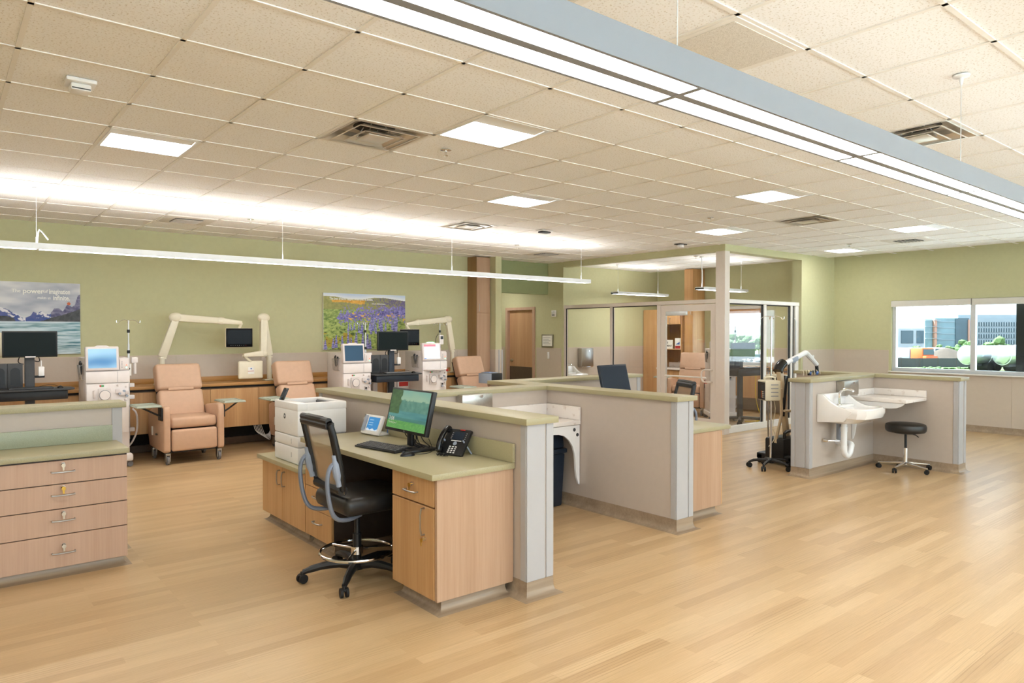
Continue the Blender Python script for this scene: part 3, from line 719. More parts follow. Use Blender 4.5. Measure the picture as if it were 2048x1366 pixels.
def sprinkler(x, y, label, z=CEIL):
    t = thing('sprinkler', label, 'sprinkler', (x, y, z), 0, 'ceiling sprinkler heads')
    B().lathe([(.04, 0), (.042, -.006), (.02, -.012)], 20).obj('escutcheon', 'chrome', t)
    B().cyl((0, 0, -.01), (0, 0, -.045), .009, n=10).obj('nozzle', 'chrome', t)
    B().lathe([(.016, -.045), (.018, -.048), (.004, -.05)], 14).obj('deflector', 'chrome', t)
for x, y, lb in ((3.06, 4.51, 'sprinkler head beside the large recessed light'), (3.05, 8.79, 'sprinkler head above the left green wall'), (7.27, 8.69, 'sprinkler head near the tall wooden cabinet'), (7.4, 5.15, 'sprinkler head in front of the glass room'), (11.3, 5.29, 'sprinkler head above the right green wall'), (10.9, 7.9, 'sprinkler head inside the glass room')): sprinkler(x, y, lb)
t = thing('smoke_detector', 'white square smoke detector on the upper left ceiling', 'detector', (.64, 4.58, CEIL)); B().box(-.075, .075, -.075, .075, -.02, .004, .008).obj('base', 'white_plastic', t); B().box(-.05, .05, -.05, .05, -.06, -.02, .01).obj('sensor_head', 'white_plastic', t); B().box(-.045, .045, -.051, -.045, -.052, -.046).obj('vent_slot', 'charcoal', t, False)
t = thing('motion_sensor', 'white ceiling sensor in front of the glass room header', 'detector', (9.26, 7.0, CEIL)); B().box(-.09, .09, -.06, .06, -.012, 0, .004).obj('plate', 'charcoal', t); B().lathe([(.05, -.012), (.05, -.05), (.03, -.062), (.002, -.065)], 18).obj('lens', 'white_plastic', t)
t = thing('ceiling_speaker', 'small dark ceiling device near the far air diffuser', 'detector', (6.56, 7.25, CEIL)); B().box(-.1, .1, -.07, .07, -.012, 0, .004).obj('plate', 'white_plastic', t); B().box(-.08, .08, -.05, .05, -.035, -.012, .01).obj('grille', 'charcoal', t)

# pendants
def pendant(name, label, x0, x1, yc, z0, width, height, joints, cables, strips, up='lamp_up', shell='lamp_white', cat='pendant light'):
    """linear pendant along X: housing with luminous strips below and an open luminous top"""
    t = thing(name, label, cat, ((x0 + x1) / 2, yc, z0)); o = (x0 + x1) / 2; hw = width / 2
    b = B(); th = .006
    b.box(x0 - o, x1 - o, -hw, -hw + th, 0, height).box(x0 - o, x1 - o, hw - th, hw, 0, height)
    b.box(x0 - o, x0 - o + .012, -hw + th, hw - th, 0, height).box(x1 - o - .012, x1 - o, -hw + th, hw - th, 0, height)
    b.box(x0 - o, x1 - o, -hw + th, hw - th, .006, height - .02)
    for a, c in strips:                              # ribs between the strips
        pass
    edges = [-hw + th] + [v for s in strips for v in s] + [hw - th]
    for a, c in zip(edges[::2], edges[1::2]):
        if c - a > .001: b.box(x0 - o, x1 - o, a, c, .0, .006)
    for j in joints: b.box(j - o - .012, j - o + .012, -hw + th, hw - th, -.0005, .006)
    b.obj('housing', shell, t, False)
    cuts = [x0 + .012] + sorted(joints) + [x1 - .012]
    for a, c in zip(cuts, cuts[1:]):
        for s0, s1 in strips:
            q = B(); q.quad((a + .013 - o, s0, .003), (a + .013 - o, s1, .003), (c - .013 - o, s1, .003), (c - .013 - o, s0, .003)); q.obj('light_strip', 'lamp_panel', t, False)
        q = B(); q.quad((a - o, -hw + .01, height - .018), (c - o, -hw + .01, height - .018), (c - o, hw - .01, height - .018), (a - o, hw - .01, height - .018)); q.obj('uplight_strip', up, t, False)
    for cx in cables:
        q = B().cyl((cx - o, 0, height - .02), (cx - o, 0, CEIL - z0), .0022, n=6); q.obj('cable', 'alu', t)
        B().cyl((cx - o, 0, height - .02), (cx - o, 0, height + .06), .006, n=8).obj('cable_grip', 'alu', t)
        B().lathe([(.042, CEIL - z0), (.042, CEIL - z0 - .008), (.012, CEIL - z0 - .014), (.006, CEIL - z0 - .05)], 18, (cx - o, 0, 0)).obj('canopy', 'lamp_white', t)
    return t
pendant('linear_pendant', 'wide double strip pendant light crossing the top right of the ceiling', -1.9, 8.3, 1.445, 2.42, .2, .1, [-.64, .62, 1.89, 3.16, 4.43, 5.7, 6.97], [-.64, 1.89, 4.37, 6.97], [(-.088, -.016), (.016, .088)], 'lamp_up_fill', 'lamp_housing')  # its faint uplight is added to fill the ceiling; the fixture itself shines down
bp = pendant('linear_pendant', 'long thin pendant light in front of the green back wall', -1.65, 8.42, 8.22, 2.455, .12, .06, [-.44, .78, 2.02, 3.24, 4.46, 5.69, 6.93], [.77, 3.23, 5.68, 8.25], [(-.05, .05)])
pendant('linear_pendant', 'short pendant light hanging at the left inside the glass room', 10.99, 12.65, 9.98, 2.44, .2, .05, [], [11.1, 12.4], [(-.085, .085)], 'lamp_up_room')
gp2 = pendant('linear_pendant', 'short pendant light inside the glass room beside the corner post', 11.08, 12.55, 7.95, 2.44, .2, .05, [], [11.15, 12.45], [(-.085, .085)], 'lamp_up_room')
B().tube([(-.66, .0, .06), (-.64, .0, .3), (-.67, .0, .45), (-.66, 0, .61)], .009, 8, sm=2).obj('power_cord', 'lamp_white', gp2)
B().tube([(-2.61, 0, .06), (-2.6, -.02, .2), (-2.57, -.03, .17), (-2.52, -.02, .1)], .006, 6, sm=1).obj('power_cord', 'lamp_white', bp)

pendant('linear_pendant', 'added unseen pendant behind the camera, brightening the ceiling, parallel to the front windows', -3.0, 9.0, -2.2, 2.455, .12, .06, [-1.8, -.6, .6, 1.8, 3.0, 4.2, 5.4, 6.6, 7.8], [-1.8, .6, 3.0, 5.4, 7.8], [(-.05, .05)])  # unseen extra pendant, added to lift the ceiling brightness
# ------------------------------------------------------------------ fixed furniture
def pull(par, x, y, z, w, face, vertical=False, mat='brushed'):
    """bow handle; face = '-Y' or '-X'"""
    h = w * .6; e = .03
    if vertical: pts = [(0, 0, -h), (0, e, -h), (0, e, h), (0, 0, h)]
    else: pts = [(-h, 0, 0), (-h, e, 0), (h, e, 0), (h, 0, 0)]
    P = [(x + a, y - b_, z + c) if face == '-Y' else (x - b_, y + a, z + c) for a, b_, c in pts]
    return B().tube(P, .0055, 8, sm=1).obj('handle', mat, par)
def lock(par, x, y, z, face, keymat='brass'):
    d = Vector((0, -1, 0)) if face == '-Y' else Vector((-1, 0, 0)); s = Vector((1, 0, 0)) if face == '-Y' else Vector((0, -1, 0)); c = Vector((x, y, z))
    b = B().cyl(c, c + d * .012, .012, n=16); b.obj('lock', 'chrome', par)
    k = B().cyl(c + d * .012, c + d * .028, .003, n=8)
    p = c + d * .03; u = Vector((0, 0, -1))
    k.cyl(p + u * .006 - d * .0015, p + u * .006 + d * .0015, .013, n=14); k.box(*[v for a in range(3) for v in sorted(((p + u * .012 - s * .006 - d * .001)[a], (p + u * .04 + s * .006 + d * .001)[a]))], .001, 1)
    k.obj('key', keymat, par)

# --- desk station: cabinets (fronts face -X)
def cabinet(label, x0, x1, y0, y1, z0, z1, body='oak', cat='cabinet', name='base_cabinet', end=None):
    t = thing(name, label, cat, ((x0 + x1) / 2, (y0 + y1) / 2, 0))
    return t, (x0 + x1) / 2, (y0 + y1) / 2
def front_x(t, ox, oy, name, x, y0, y1, z0, z1, mat='oak'):
    return B().box(x - ox, x + .02 - ox, y0 + .0028 - oy, y1 - .0028 - oy, z0 + .0028, z1 - .0028, .0015, 1).obj(name, mat, t, False)
# low cabinet under the printer
t, ox, oy = cabinet('low two-door oak cabinet under the white printer', 2.24, 2.8, 5.27, 6.19, 0, .54)
B().box(2.261 - ox, 2.815 - ox, 5.262 - oy, 6.185 - oy, .075, .538).obj('carcass', 'shadow_brown', t, False)  # shade between the doors is put into the carcass colour
cove_rect(B(), 2.3 - ox, 2.76 - ox, 5.3 - oy, 6.13 - oy).obj('toe_kick', 'base_vinyl', t)
dl = front_x(t, ox, oy, 'door', 2.24, 5.727, 6.185, .075, .54); pull(dl, 2.24 - ox, 5.78 - oy, .43, .1, '-X', True)
dr = front_x(t, ox, oy, 'door', 2.24, 5.265, 5.727, .075, .54); pull(dr, 2.24 - ox, 5.675 - oy, .43, .1, '-X', True)
ct = thing('low_counter', 'low green laminate counter carrying the white printer', 'countertop', (2.5, 5.7, .54)); B().box(2.2 - 2.5, 2.818 - 2.5, 5.26 - 5.7, 6.21 - 5.7, .0, .036, .003).obj('slab', 'laminate', ct)
# four drawer unit
t, ox, oy = cabinet('oak four-drawer unit between the printer cabinet and the chair', 2.24, 2.8, 4.79, 5.25, 0, .795)
B().box(2.261 - ox, 2.8 - ox, 4.785 - oy, 5.258 - oy, .075, .793).obj('carcass', 'shadow_brown', t, False)  # carcass coloured dark so drawer gaps and side look shaded
cove_rect(B(), 2.3 - ox, 2.76 - ox, 4.85 - oy, 5.2 - oy).obj('toe_kick', 'base_vinyl', t)
for z0, z1 in ((.627, .79), (.462, .627), (.293, .462), (.077, .293)):
    q = front_x(t, ox, oy, 'drawer', 2.24, 4.787, 5.257, z0, z1); pull(q, 2.24 - ox, 5.02 - oy, (z0 + z1) / 2 + .02, .11, '-X')
# knee space back panel
kp = thing('modesty_panel', 'panel coloured dark for shade at the back of the desk knee space', 'panel', (2.77, 4.35, 0)); B().box(-.015, .05, -.435, .43, .1, .79).obj('board', 'shadow_brown', kp, False)  # knee-space shade is painted into this board
# right pedestal
t, ox, oy = cabinet('oak pedestal with one drawer and a locked door, right end of the desk', 2.24, 2.8, 3.405, 3.91, 0, .795)
B().box(2.261 - ox, 2.8 - ox, 3.425 - oy, 3.905 - oy, .08, .793).obj('carcass', 'shadow_brown', t, False)  # dark colour stands for shade behind the fronts
B().box(2.245 - ox, 2.818 - ox, 3.403 - oy, 3.424 - oy, .08, .793, .001, 1).obj('end_panel', 'oak_end', t, False)
cove_rect(B(), 2.3 - ox, 2.77 - ox, 3.44 - oy, 3.85 - oy).obj('toe_kick', 'base_vinyl', t)
q = front_x(t, ox, oy, 'drawer', 2.24, 3.427, 3.908, .627, .785); pull(q, 2.24 - ox, 3.67 - oy, .69, .11, '-X'); lock(q, 2.24 - ox, 3.655 - oy, .735, '-X')
q = front_x(t, ox, oy, 'door', 2.24, 3.427, 3.908, .082, .623); pull(q, 2.24 - ox, 3.53 - oy, .53, .13, '-X', True); lock(q, 2.24 - ox, 3.52 - oy, .43, '-X')
# worktop
wt = thing('desk_worktop', 'green laminate desk worktop with splashback, holding the phone and monitor', 'countertop', (2.5, 4.3, .795))
B().box(2.2 - 2.5, 2.818 - 2.5, 3.385 - 4.3, 5.258 - 4.3, .0, .036, .003).obj('slab', 'laminate', wt)
B().box(2.798 - 2.5, 2.818 - 2.5, 3.385 - 4.3, 5.258 - 4.3, .037, .155, .002).obj('splashback', 'laminate', wt)

# --- left drawer cabinets (fronts face -Y)
def left_bank(x0, x1, label):
    t = thing('drawer_cabinet', label, 'cabinet', ((x0 + x1) / 2, 5.8, 0)); ox, oy = (x0 + x1) / 2, 5.8
    B().box(x0 - ox, x1 - ox, 5.586 - oy, 6.0 - oy, .06, .792).obj('carcass', 'shadow_brown', t, False)  # dark carcass paints the shade in the drawer gaps
    cove_rect(B(), x0 + .0 - ox, x1 - .03 - ox, 5.6 - oy, 5.94 - oy).obj('toe_kick', 'base_vinyl', t)
    for z0, z1, hz in ((.625, .785, .709), (.457, .625, .553), (.282, .457, .381), (.06, .282, .163)):
        q = B().box(x0 + .002 - ox, x1 - .002 - ox, 5.565 - oy, 5.585 - oy, z0 + .003, z1 - .003, .0015, 1).obj('drawer', 'oak_rose', t, False)
        pull(q, .0, 5.565 - oy, hz, .11, '-Y'); lock(q, .0, 5.565 - oy, hz + .05, '-Y', 'brass' if .5 < hz < .6 else 'nickel')
left_bank(.27, 1.05, 'rose-toned four-drawer cabinet with keys in its locks, at the left'); left_bank(-.52, .265, 'four-drawer cabinet further left under the same green worktop')
wt = thing('counter_worktop', 'green laminate worktop on the left drawer cabinet', 'countertop', (.3, 5.75, .795))
B().box(-.9, 1.06 - .3, 5.54 - 5.75, 6.0 - 5.75, 0, .036, .003).obj('slab', 'laminate', wt); B().box(-.9, 1.03 - .3, 5.982 - 5.75, 6.0 - 5.75, .037, .155, .002).obj('splashback', 'laminate_pale', wt)

# --- second desk behind the T wall
t = thing('base_cabinet', 'oak desk end cabinet beyond the right end of the T-shaped half wall', 'cabinet', (5.25, 4.0, 0))
B().box(-.3, .3, -.26, .3, .08, .76).obj('carcass', 'oak_end', t, False); cove_rect(B(), -.24, .25, -.22, .24).obj('toe_kick', 'base_vinyl', t)
for z0, z1 in ((.08, .3), (.3, .52), (.52, .755)):
    q = B().box(.301, .32, -.255, .295, z0 + .002, z1 - .002).obj('drawer', 'oak', t, False)
wt = thing('desk_worktop', 'green worktop of the second desk, right of the T-shaped half wall', 'countertop', (5.25, 4.7, .765))
B().box(-.305, .42, -.98, 1.17, 0, .036, .003).obj('slab', 'laminate', wt)

# --- run of hanging oak cabinets along the back wall
ed = [-.44, .24, .92, 1.6, 2.28, 2.976, 3.655, 4.335, 5.015, 5.695, 6.375, 7.055, 7.7]
who = ['at the far left end of the row', 'behind the left computer cart', 'behind the left dialysis machine', 'left of the front recliner, partly hidden', 'behind the front recliner', 'right of the front recliner, wide and fully seen', 'left of the second recliner behind the printer', 'hidden behind the second recliner', 'behind the middle dialysis machine', 'behind the second computer cart', 'behind the dialysis machine with the lit screen', 'left of the third recliner']
for i, (a, b) in enumerate(zip(ed, ed[1:])):
    t = thing('hanging_cabinet', 'hanging oak wall cabinet ' + who[i], 'cabinet', ((a + b) / 2, 10.48, .3), 0, 'hanging cabinets along the back wall')
    hw = (b - a) / 2
    B().box(-hw + .001, hw - .001, -.238, .255, 0, .56).obj('carcass', 'oak_brown', t, False)
    B().box(-hw + .002, hw - .002, -.26, -.24, .0, .548, .0015, 1).obj('door', 'oak', t, False)
wt = thing('back_counter', 'long oak counter with low splashback along the green back wall', 'countertop', (3.5, 10.45, .86))
B().box(-4.0, 4.27, -.262, .294, .03, .07, .003).obj('slab', 'oak_top', wt); B().box(-4.0, 4.27, -.235, .294, .002, .03).obj('reveal_shadow', 'shadow_gap', wt, False); B().box(-4.0, 4.27, .272, .294, .071, .14, .002).obj('splashback', 'oak_top', wt)  # dark strip under the slab is painted shade
for i, (x, lb) in enumerate(((1.06, 'blue outlet plate'), (.66, ''), (.2, ''))): pass
rb = thing('shadow_board', 'dark board painted as wall shade under the hanging cabinets', 'panel', (3.5, 10.66, 0)); B().box(-4, 4.2, .0, .03, .1, .3).obj('board', 'shadow_gap', rb, False); B().box(-4, 4.2, -.05, .03, .0, .1, .004).obj('plinth', 'brown_plate', rb, False)  # board stands for the shaded wall below the cabinets

# --- tall oak cabinet by the hall
t = thing('tall_cabinet', 'tall narrow oak cabinet reaching the ceiling beside the hall', 'cabinet', (7.93, 10.6, 0))
B().box(-.15, .158, -.13, .148, .0, 3.045).obj('carcass', 'oak_brown', t, False)
dn = B().box(-.148, .156, -.15, -.131, .1, 2.0, .0015, 1).obj('door', 'oak_end', t, False); up = B().box(-.148, .156, -.15, -.131, 2.006, 3.03, .0015, 1).obj('door', 'oak_end', t, False)
pull(up, -.11, -.15, 2.1, .11, '-Y', True); pull(dn, -.11, -.15, .95, .11, '-Y', True)

# --- niche: wash counter between the half walls, with bracket panel
t = thing('wash_counter', 'white stone counter tucked between the two beige half walls', 'countertop', (3.9, 4.95, .78))
B().box(-.86, .818, -.245, .228, .0, .04, .004).obj('slab', 'quartz', t); B().box(-.86, .8, .21, .228, .041, .165, .002).obj('splashback', 'quartz', t); B().box(.8, .818, -.245, .228, .041, .165, .002).obj('side_splash', 'quartz', t)
cv = [(.815, -.005), (.815, -.57), (.80, -.56), (.775, -.49), (.763, -.42), (.758, -.33), (.75, -.27), (.725, -.2), (.68, -.14), (.62, -.095), (.55, -.075), (.48, -.07), (-.2, -.07), (-.84, -.07), (-.84, -.005)]
br = B().prism(cv, 'Y', -.235, -.215); bo = br.obj('support_panel', 'white_plastic', t, False)
for x, z in ((.745, -.045), (.785, -.095)): B().cyl((x, -.2365, z), (x, -.2345, z), .017, n=18).obj('grommet', 'charcoal', bo)
def dispenser(label, x, y, z, w=.33, h=.19, dep=.1):
    t = thing('towel_dispenser', label, 'dispenser', (x, y, z)); B().box(-w / 2, w / 2, -dep, 0, 0, h, .006).obj('cover', 'brushed', t); B().box(-w / 2 + .03, w / 2 - .03, -dep - .002, -dep * .5, -.012, .004, .004).obj('tray', 'chrome', t)
    k = B().cyl((0.04, -dep, h * .85), (.04, -dep - .012, h * .85), .013, n=14); k.obj('latch', 'chrome', t); return t
dispenser('brushed steel towel dispenser on the half wall behind the desk monitor', 3.79, 5.178, .96, .34, .13)
dispenser('steel towel dispenser beside the white sink on the island', 8.46, 4.018, .9, .36, .17)

# --- island: shelf with bracket, sink, faucet, trap
t = thing('wash_counter', 'white stone shelf in the island corner above the black stool', 'countertop', (8.96, 3.7, .825))
B().box(-.29, .303, -.3, .318, 0, .04, .004).obj('slab', 'quartz', t); B().box(.285, .303, -.3, .318, .041, .12, .002).obj('splashback', 'quartz', t); B().box(-.29, .285, .3, .318, .041, .12, .002).obj('side_splash', 'quartz', t)
cv = [(.315, -.005), (.315, -.48), (.3, -.47), (.28, -.4), (.268, -.3), (.26, -.22), (.235, -.15), (.18, -.1), (.1, -.075), (-.12, -.07), (-.2, -.06), (-.26, -.03), (-.28, -.005)]
B().prism(cv, 'X', -.285, -.265).obj('support_bracket', 'white_plastic', t, False)
def sink(label, x, y, z, rz):
    """wall hung basin; wall at local y=0, basin reaches -y"""
    t = thing('wall_sink', label, 'sink', (x, y, z), rz)
    b = B(); hw = .29
    # loft of outlines from the underside to the rim (rounded front corners)
    def ring(w, f, z, back=0): 
        c = .09 * f / .5
        return [b.bm.verts.new(p) for p in ((-w, -back, z), (w, -back, z), (w, -f + c, z), (w - c * .6, -f + c * .25, z), (w - c * 1.6, -f, z), (-w + c * 1.6, -f, z), (-w + c * .6, -f + c * .25, z), (-w, -f + c, z))]
    rs = [ring(hw * .55, .3, -.26), ring(hw * .78, .42, -.235), ring(hw * .97, .53, -.18), ring(hw, .55, -.13), ring(hw, .55, -.085), ring(hw * .97, .535, -.068)]
    # inner bowl
    rs += [ring(hw * .86, .49, -.075, .16), ring(hw * .8, .46, -.13, .18), ring(hw * .6, .4, -.19, .2), ring(hw * .2, .33, -.2, .26)]
    for a, c in zip(rs, rs[1:]):
        for i in range(8): b.bm.faces.new((a[i], a[(i + 1) % 8], c[(i + 1) % 8], c[i]))
    b.bm.faces.new(rs[0][::-1]); b.bm.faces.new(rs[-1])
    bo = b.obj('basin', 'porcelain', t)
    # swept side cheeks and high back
    prof = [(0, -.25), (-.3, -.22), (-.4, -.1), (-.33, -.075), (-.24, -.055), (-.17, -.02), (-.11, .03), (-.07, .065), (0, .075)]
    for s in (-1, 1):
        a, c = sorted((s * (hw + .006), s * (hw - .045))); B().prism(prof, 'X', a, c, .008).obj('cheek', 'porcelain', t)
    B().box(-hw + .03, hw - .03, -.06, 0, -.25, .072, .012).obj('back', 'porcelain', t)
    B().box(-hw + .03, hw - .03, -.17, -.03, -.1, -.058, .01).obj('deck', 'porcelain', t)
    f = B().lathe([(.032, -.058), (.03, -.05), (.018, -.045), (.016, .02)], 18, (-.02, -.12, 0)); f.tube([(-.02, -.12, 0), (-.02, -.12, .05), (-.02, -.14, .1), (-.02, -.2, .13), (-.02, -.27, .125), (-.02, -.29, .1)], .014, 10, sm=2)
    f.box(-.07, .03, -.15, -.09, -.06, -.054, .003, 1); f.obj('faucet', 'chrome', t)
    return t
sk = sink('white wall-hung sink with chrome faucet on the island', 8.12, 4.018, .87, 0)
p = B().cyl((-.06, -.2, -.25), (-.06, -.2, -.33), .028, n=14); p.tube([(-.06, -.2, -.33), (-.06, -.2, -.52), (-.05, -.2, -.61), (.02, -.2, -.645), (.09, -.2, -.61), (.11, -.2, -.55), (.15, -.19, -.52), (.18, -.1, -.52), (.18, 0, -.52)], .034, 12, sm=2)
p.cyl((-.06, -.2, -.3), (-.06, -.2, -.36), .036, n=16); p.cyl((-.06, -.2, -.52), (-.06, -.2, -.56), .036, n=16); p.tube([(-.06, -.2, -.3), (.03, -.16, -.3), (.12, -.1, -.31)], .032, 12)
p.obj('drain_trap', 'pvc_white', sk)
p = B().cyl((.04, -.1, -.27), (.04, -.1, -.47), .034, n=14); p.obj('valve_body', 'bluegrey_plastic', sk)
p = B().lathe([(.026, 0), (.018, .03), (.008, .05)], 14); p.xf(Matrix.Translation((-.16, -.02, -.47)) @ Matrix.Rotation(R(90), 4, 'X')); p.cyl((-.16, -.05, -.47), (-.06, -.16, -.47), .008, n=8); p.obj('shutoff_valve', 'chrome', sk)
# the other side of the island
t = thing('wash_counter', 'white shelf end peeking out behind the right end of the island', 'countertop', (9.8, 3.6, .83)); B().box(-.32, .3, -.12, .5, 0, .035, .003).obj('slab', 'quartz', t); B().box(-.32, -.29, -.12, .5, .036, .12).obj('splashback', 'quartz', t)
s2 = sink('white sink with small faucet behind the island cap', 9.48, 4.6, .9, R(90))

t = thing('hanging_cabinet', 'hanging oak cabinets with counter under the treatment room window', 'cabinet', (13.18, 8.1, .3))
B().box(-.2, .228, -1.2, 1.1, 0, .56).obj('carcass', 'oak_brown', t, False); B().box(-.24, .228, -1.21, 1.11, .59, .63, .003).obj('counter', 'oak_top', t)
for k in range(3): B().box(-.222, -.202, -1.195 + k * .765, -.435 + k * .765, .0, .548, .0015, 1).obj('door', 'oak', t, False)
# --- glazed room cabinets (fronts face -X)
t = thing('cabinet_wall', 'oak cabinet wall with open niche inside the glass room', 'cabinet', (13.15, 10.3, 0))
B().box(-.24, .262, .1, .5, 0, 2.16).obj('tall_unit', 'oak', t, False); B().box(-.26, -.242, .102, .498, .05, 1.1).obj('door', 'oak', t, False); B().box(-.26, -.242, .102, .498, 1.106, 2.15).obj('door', 'oak', t, False)
u = B().box(-.24, .262, -.55, .098, 1.82, 2.16).obj('upper_unit', 'oak', t, False)
for a, b in ((-.548, -.225), (-.22, .096)):
    q = B().box(-.26, -.242, a, b, 1.83, 2.15).obj('door', 'oak', t, False); pull(q, -.26, b - .05, 1.9, .1, '-X', True)
B().box(.2, .262, -.55, .098, .85, 1.82).obj('niche_back', 'oak_brown', t, False); B().box(-.2, .2, -.55, .098, 1.25, 1.27).obj('shelf', 'oak', t, False); B().box(-.24, .262, -.57, -.551, .0, 2.16).obj('side_panel', 'oak', t, False)
B().box(-.22, .262, -.55, .098, .05, .79).obj('base_unit', 'oak', t, False); B().box(-.28, .262, -.55, .098, .8, .84, .003).obj('counter', 'quartz', t); B().box(.18, .2, -.55, .098, .845, .95).obj('splashback', 'quartz', t)
B().tube([(.1, -.35, .84), (.1, -.35, 1.0), (.0, -.35, 1.02), (-.05, -.35, .97)], .01, 8, sm=2).obj('faucet', 'chrome', t)
for a, b in ((-.548, -.225), (-.22, .096)): B().box(-.24, -.222, a, b, .06, .78).obj('door', 'oak', t, False)
sg = thing('room_sign', 'white sign reading private treatment on the niche shelf', 'sign', (12.98, 10.2, 1.27)); B().box(-.006, .006, -.18, .18, 0, .2).obj('board', 'paper', sg, False)
for k, s in ((.135, 'PRIVATE'), (.065, 'TREATMENT')): text('lettering', s, .055, sg, (-.007, .15, k), FACE_MX, 'ink_black', 'LEFT', bold=.001)
gb = thing('glove_box', 'small white box with red and blue print on the niche shelf', 'box', (13.0, 9.86, 1.27)); B().box(-.05, .05, -.08, .08, 0, .24, .003).obj('carton', 'paper', gb, False); B().box(-.0515, -.05, -.07, .07, .01, .07).obj('label_red', 'red_plastic', gb, False); B().prism([(-.05, .1), (.06, .1), (-.05, .16)], 'X', -.0515, -.05).obj('label_blue', 'blue_plastic', gb, False)
t = thing('tall_cabinet', 'tall oak cabinet reaching the ceiling inside the glass room', 'cabinet', (13.2, 9.6, 0)); B().box(-.2, .212, -.12, .11, 0, 3.045).obj('carcass', 'oak', t, False)
q = B().box(-.22, -.202, -.118, .108, 2.006, 3.03).obj('door', 'oak', t, False); pull(q, -.22, -.08, 2.1, .1, '-X', True); B().box(-.22, -.202, -.118, .108, .1, 2.0).obj('door', 'oak', t, False)
sink('white sink on the back wall inside the glass room', 10.3, 10.815, .86, 0)
dispenser('tall steel paper towel dispenser inside the glass room', 10.93, 10.812, .9, .36, .4, .12)
def plate(label, cat, loc, rz, w, h, mat='white_plastic', rock='white_plastic', name='light_switch'):
    t = thing(name, label, cat, loc, rz); B().box(-w / 2, w / 2, -.008, 0, 0, h, .002).obj('cover_plate', mat, t); B().box(-w * .22, w * .22, -.013, -.008, h * .25, h * .75, .002).obj('rocker', rock, t); return t
plate('light switch with dark frame beside the dispenser in the glass room', 'switch', (11.17, 10.812, .98), 0, .075, .13, 'charcoal')
plate('small beige switch box on the hall wall', 'switch', (9.822, 10.73, 1.1), R(-90), .06, .14)
plate('white outlet on the wainscot left of the window corner', 'outlet', (12.6, 6.552, 1.1), 0, .07, .12, name='wall_outlet')
plate('pale outlet plate on the back wall under the left cart', 'outlet', (1.0, 10.212, .62), 0, .09, .08, 'white_plastic', 'bluegrey_plastic', 'wall_outlet')
st = thing('alarm_strobe', 'white fire alarm horn strobe on the hall wall', 'alarm', (9.829, 10.56, 1.96), R(-90)); B().box(-.06, .06, -.03, 0, 0, .13, .006).obj('body', 'white_plastic', st); B().box(-.035, .035, -.05, -.03, .06, .12, .01).obj('strobe_lens', 'clear_glass', st); B().box(-.04, .04, -.033, -.03, .02, .05, .001).obj('horn_grille', 'ink_grey', st, False)
nf = thing('notice_frame', 'small framed paper notice on the hall wall beside the door', 'notice', (9.829, 10.755, 1.33), R(-90)); B().box(-.17, .17, -.02, 0, 0, .27, .004).obj('frame', 'brushed', nf); pp = B().box(-.145, .145, -.022, -.02, .03, .245).obj('paper', 'paper', nf, False)
for i in range(5): B().box(-.12, .1 - (i % 2) * .05, -.0228, -.022, .2 - i * .032, .207 - i * .032).obj('print_line', 'ink_grey', pp, False)
# ------------------------------------------------------------------ on and around the front desk
DZ = .8315                                    # desk surface
def caster(par, x, y, r=.03, w=.022, ang=0, fork='black_plastic', wheel='black_rubber', top=None):
    top = top or r * 2.4
    b = B(); ca, sa = math.cos(ang), math.sin(ang); ax = Vector((-sa, ca, 0)); c = Vector((x, y, r))
    for s in (-1, 1): b.cyl(c + ax * (s * w * .35), c + ax * (s * w), r, n=16)
    wo = b.obj('caster_wheel', wheel, par)
    f = B().cyl((x, y, r * 1.2), (x, y, top), r * .42, n=10); f.ball((x, y, r * 1.55), r * .75, (1, 1, .55), 1); f.obj('caster_fork', fork, par)
# printer
t = thing('printer', 'white laser printer with paper trays on the low counter', 'printer', (2.47, 5.69, .577), R(-90))
hw, dp = .25, .215                            # local x across the front, -y is the front
B().box(-hw, hw, -dp, dp, .0, .135, .012).obj('paper_tray', 'white_plastic', t); B().box(-hw, hw, -dp, dp, .137, .225, .012).obj('paper_tray', 'white_plastic', t)
bd = B(); bd.box(-hw, hw, -dp, dp, .227, .44, .014).box(-hw, hw, -dp, -dp + .09, .43, .495, .01).box(-hw, -hw + .06, -dp + .08, dp, .43, .495, .01).box(hw - .06, hw, -dp + .08, dp, .43, .495, .01).box(-hw + .05, hw - .05, dp - .07, dp, .43, .495, .01)
bd.obj('body', 'white_plastic', t)
B().box(-hw + .06, hw - .06, -dp + .09, dp - .07, .44, .446).obj('output_bin', 'bluegrey_plastic', t, False); B().cyl((-.13, dp - .09, .47), (.13, dp - .09, .47), .016, n=12).obj('exit_roller', 'charcoal', t)
sc = B().box(-.045, .045, -.006, .006, 0, .115, .004, rot=Matrix.Rotation(R(-25), 3, 'X'), piv=(0, 0, 0)); sc.xf(Matrix.Translation((-hw + .08, -dp + .03, .49))); so = sc.obj('control_screen', 'black_gloss', t)
B().box(-.036, .036, -.0075, -.006, .03, .1, rot=Matrix.Rotation(R(-25), 3, 'X'), piv=(0, 0, 0)).xf(Matrix.Translation((-hw + .08, -dp + .03, .49))).obj('display', 'lcd_off', so, False)
B().cyl((-.02, -dp - .0012, .375), (-.02, -dp + .001, .375), .022, n=28).obj('logo_disc', 'charcoal', t); text('logo_lettering', 'hp', .032, t, (-.02, -dp - .0014, .378), FACE_MY, 'white_plastic')
for z in (.07, .18): B().box(.12, .125, -dp - .0015, -dp + .001, z - .02, z + .02).obj('tray_mark', 'ink_grey', t, False)
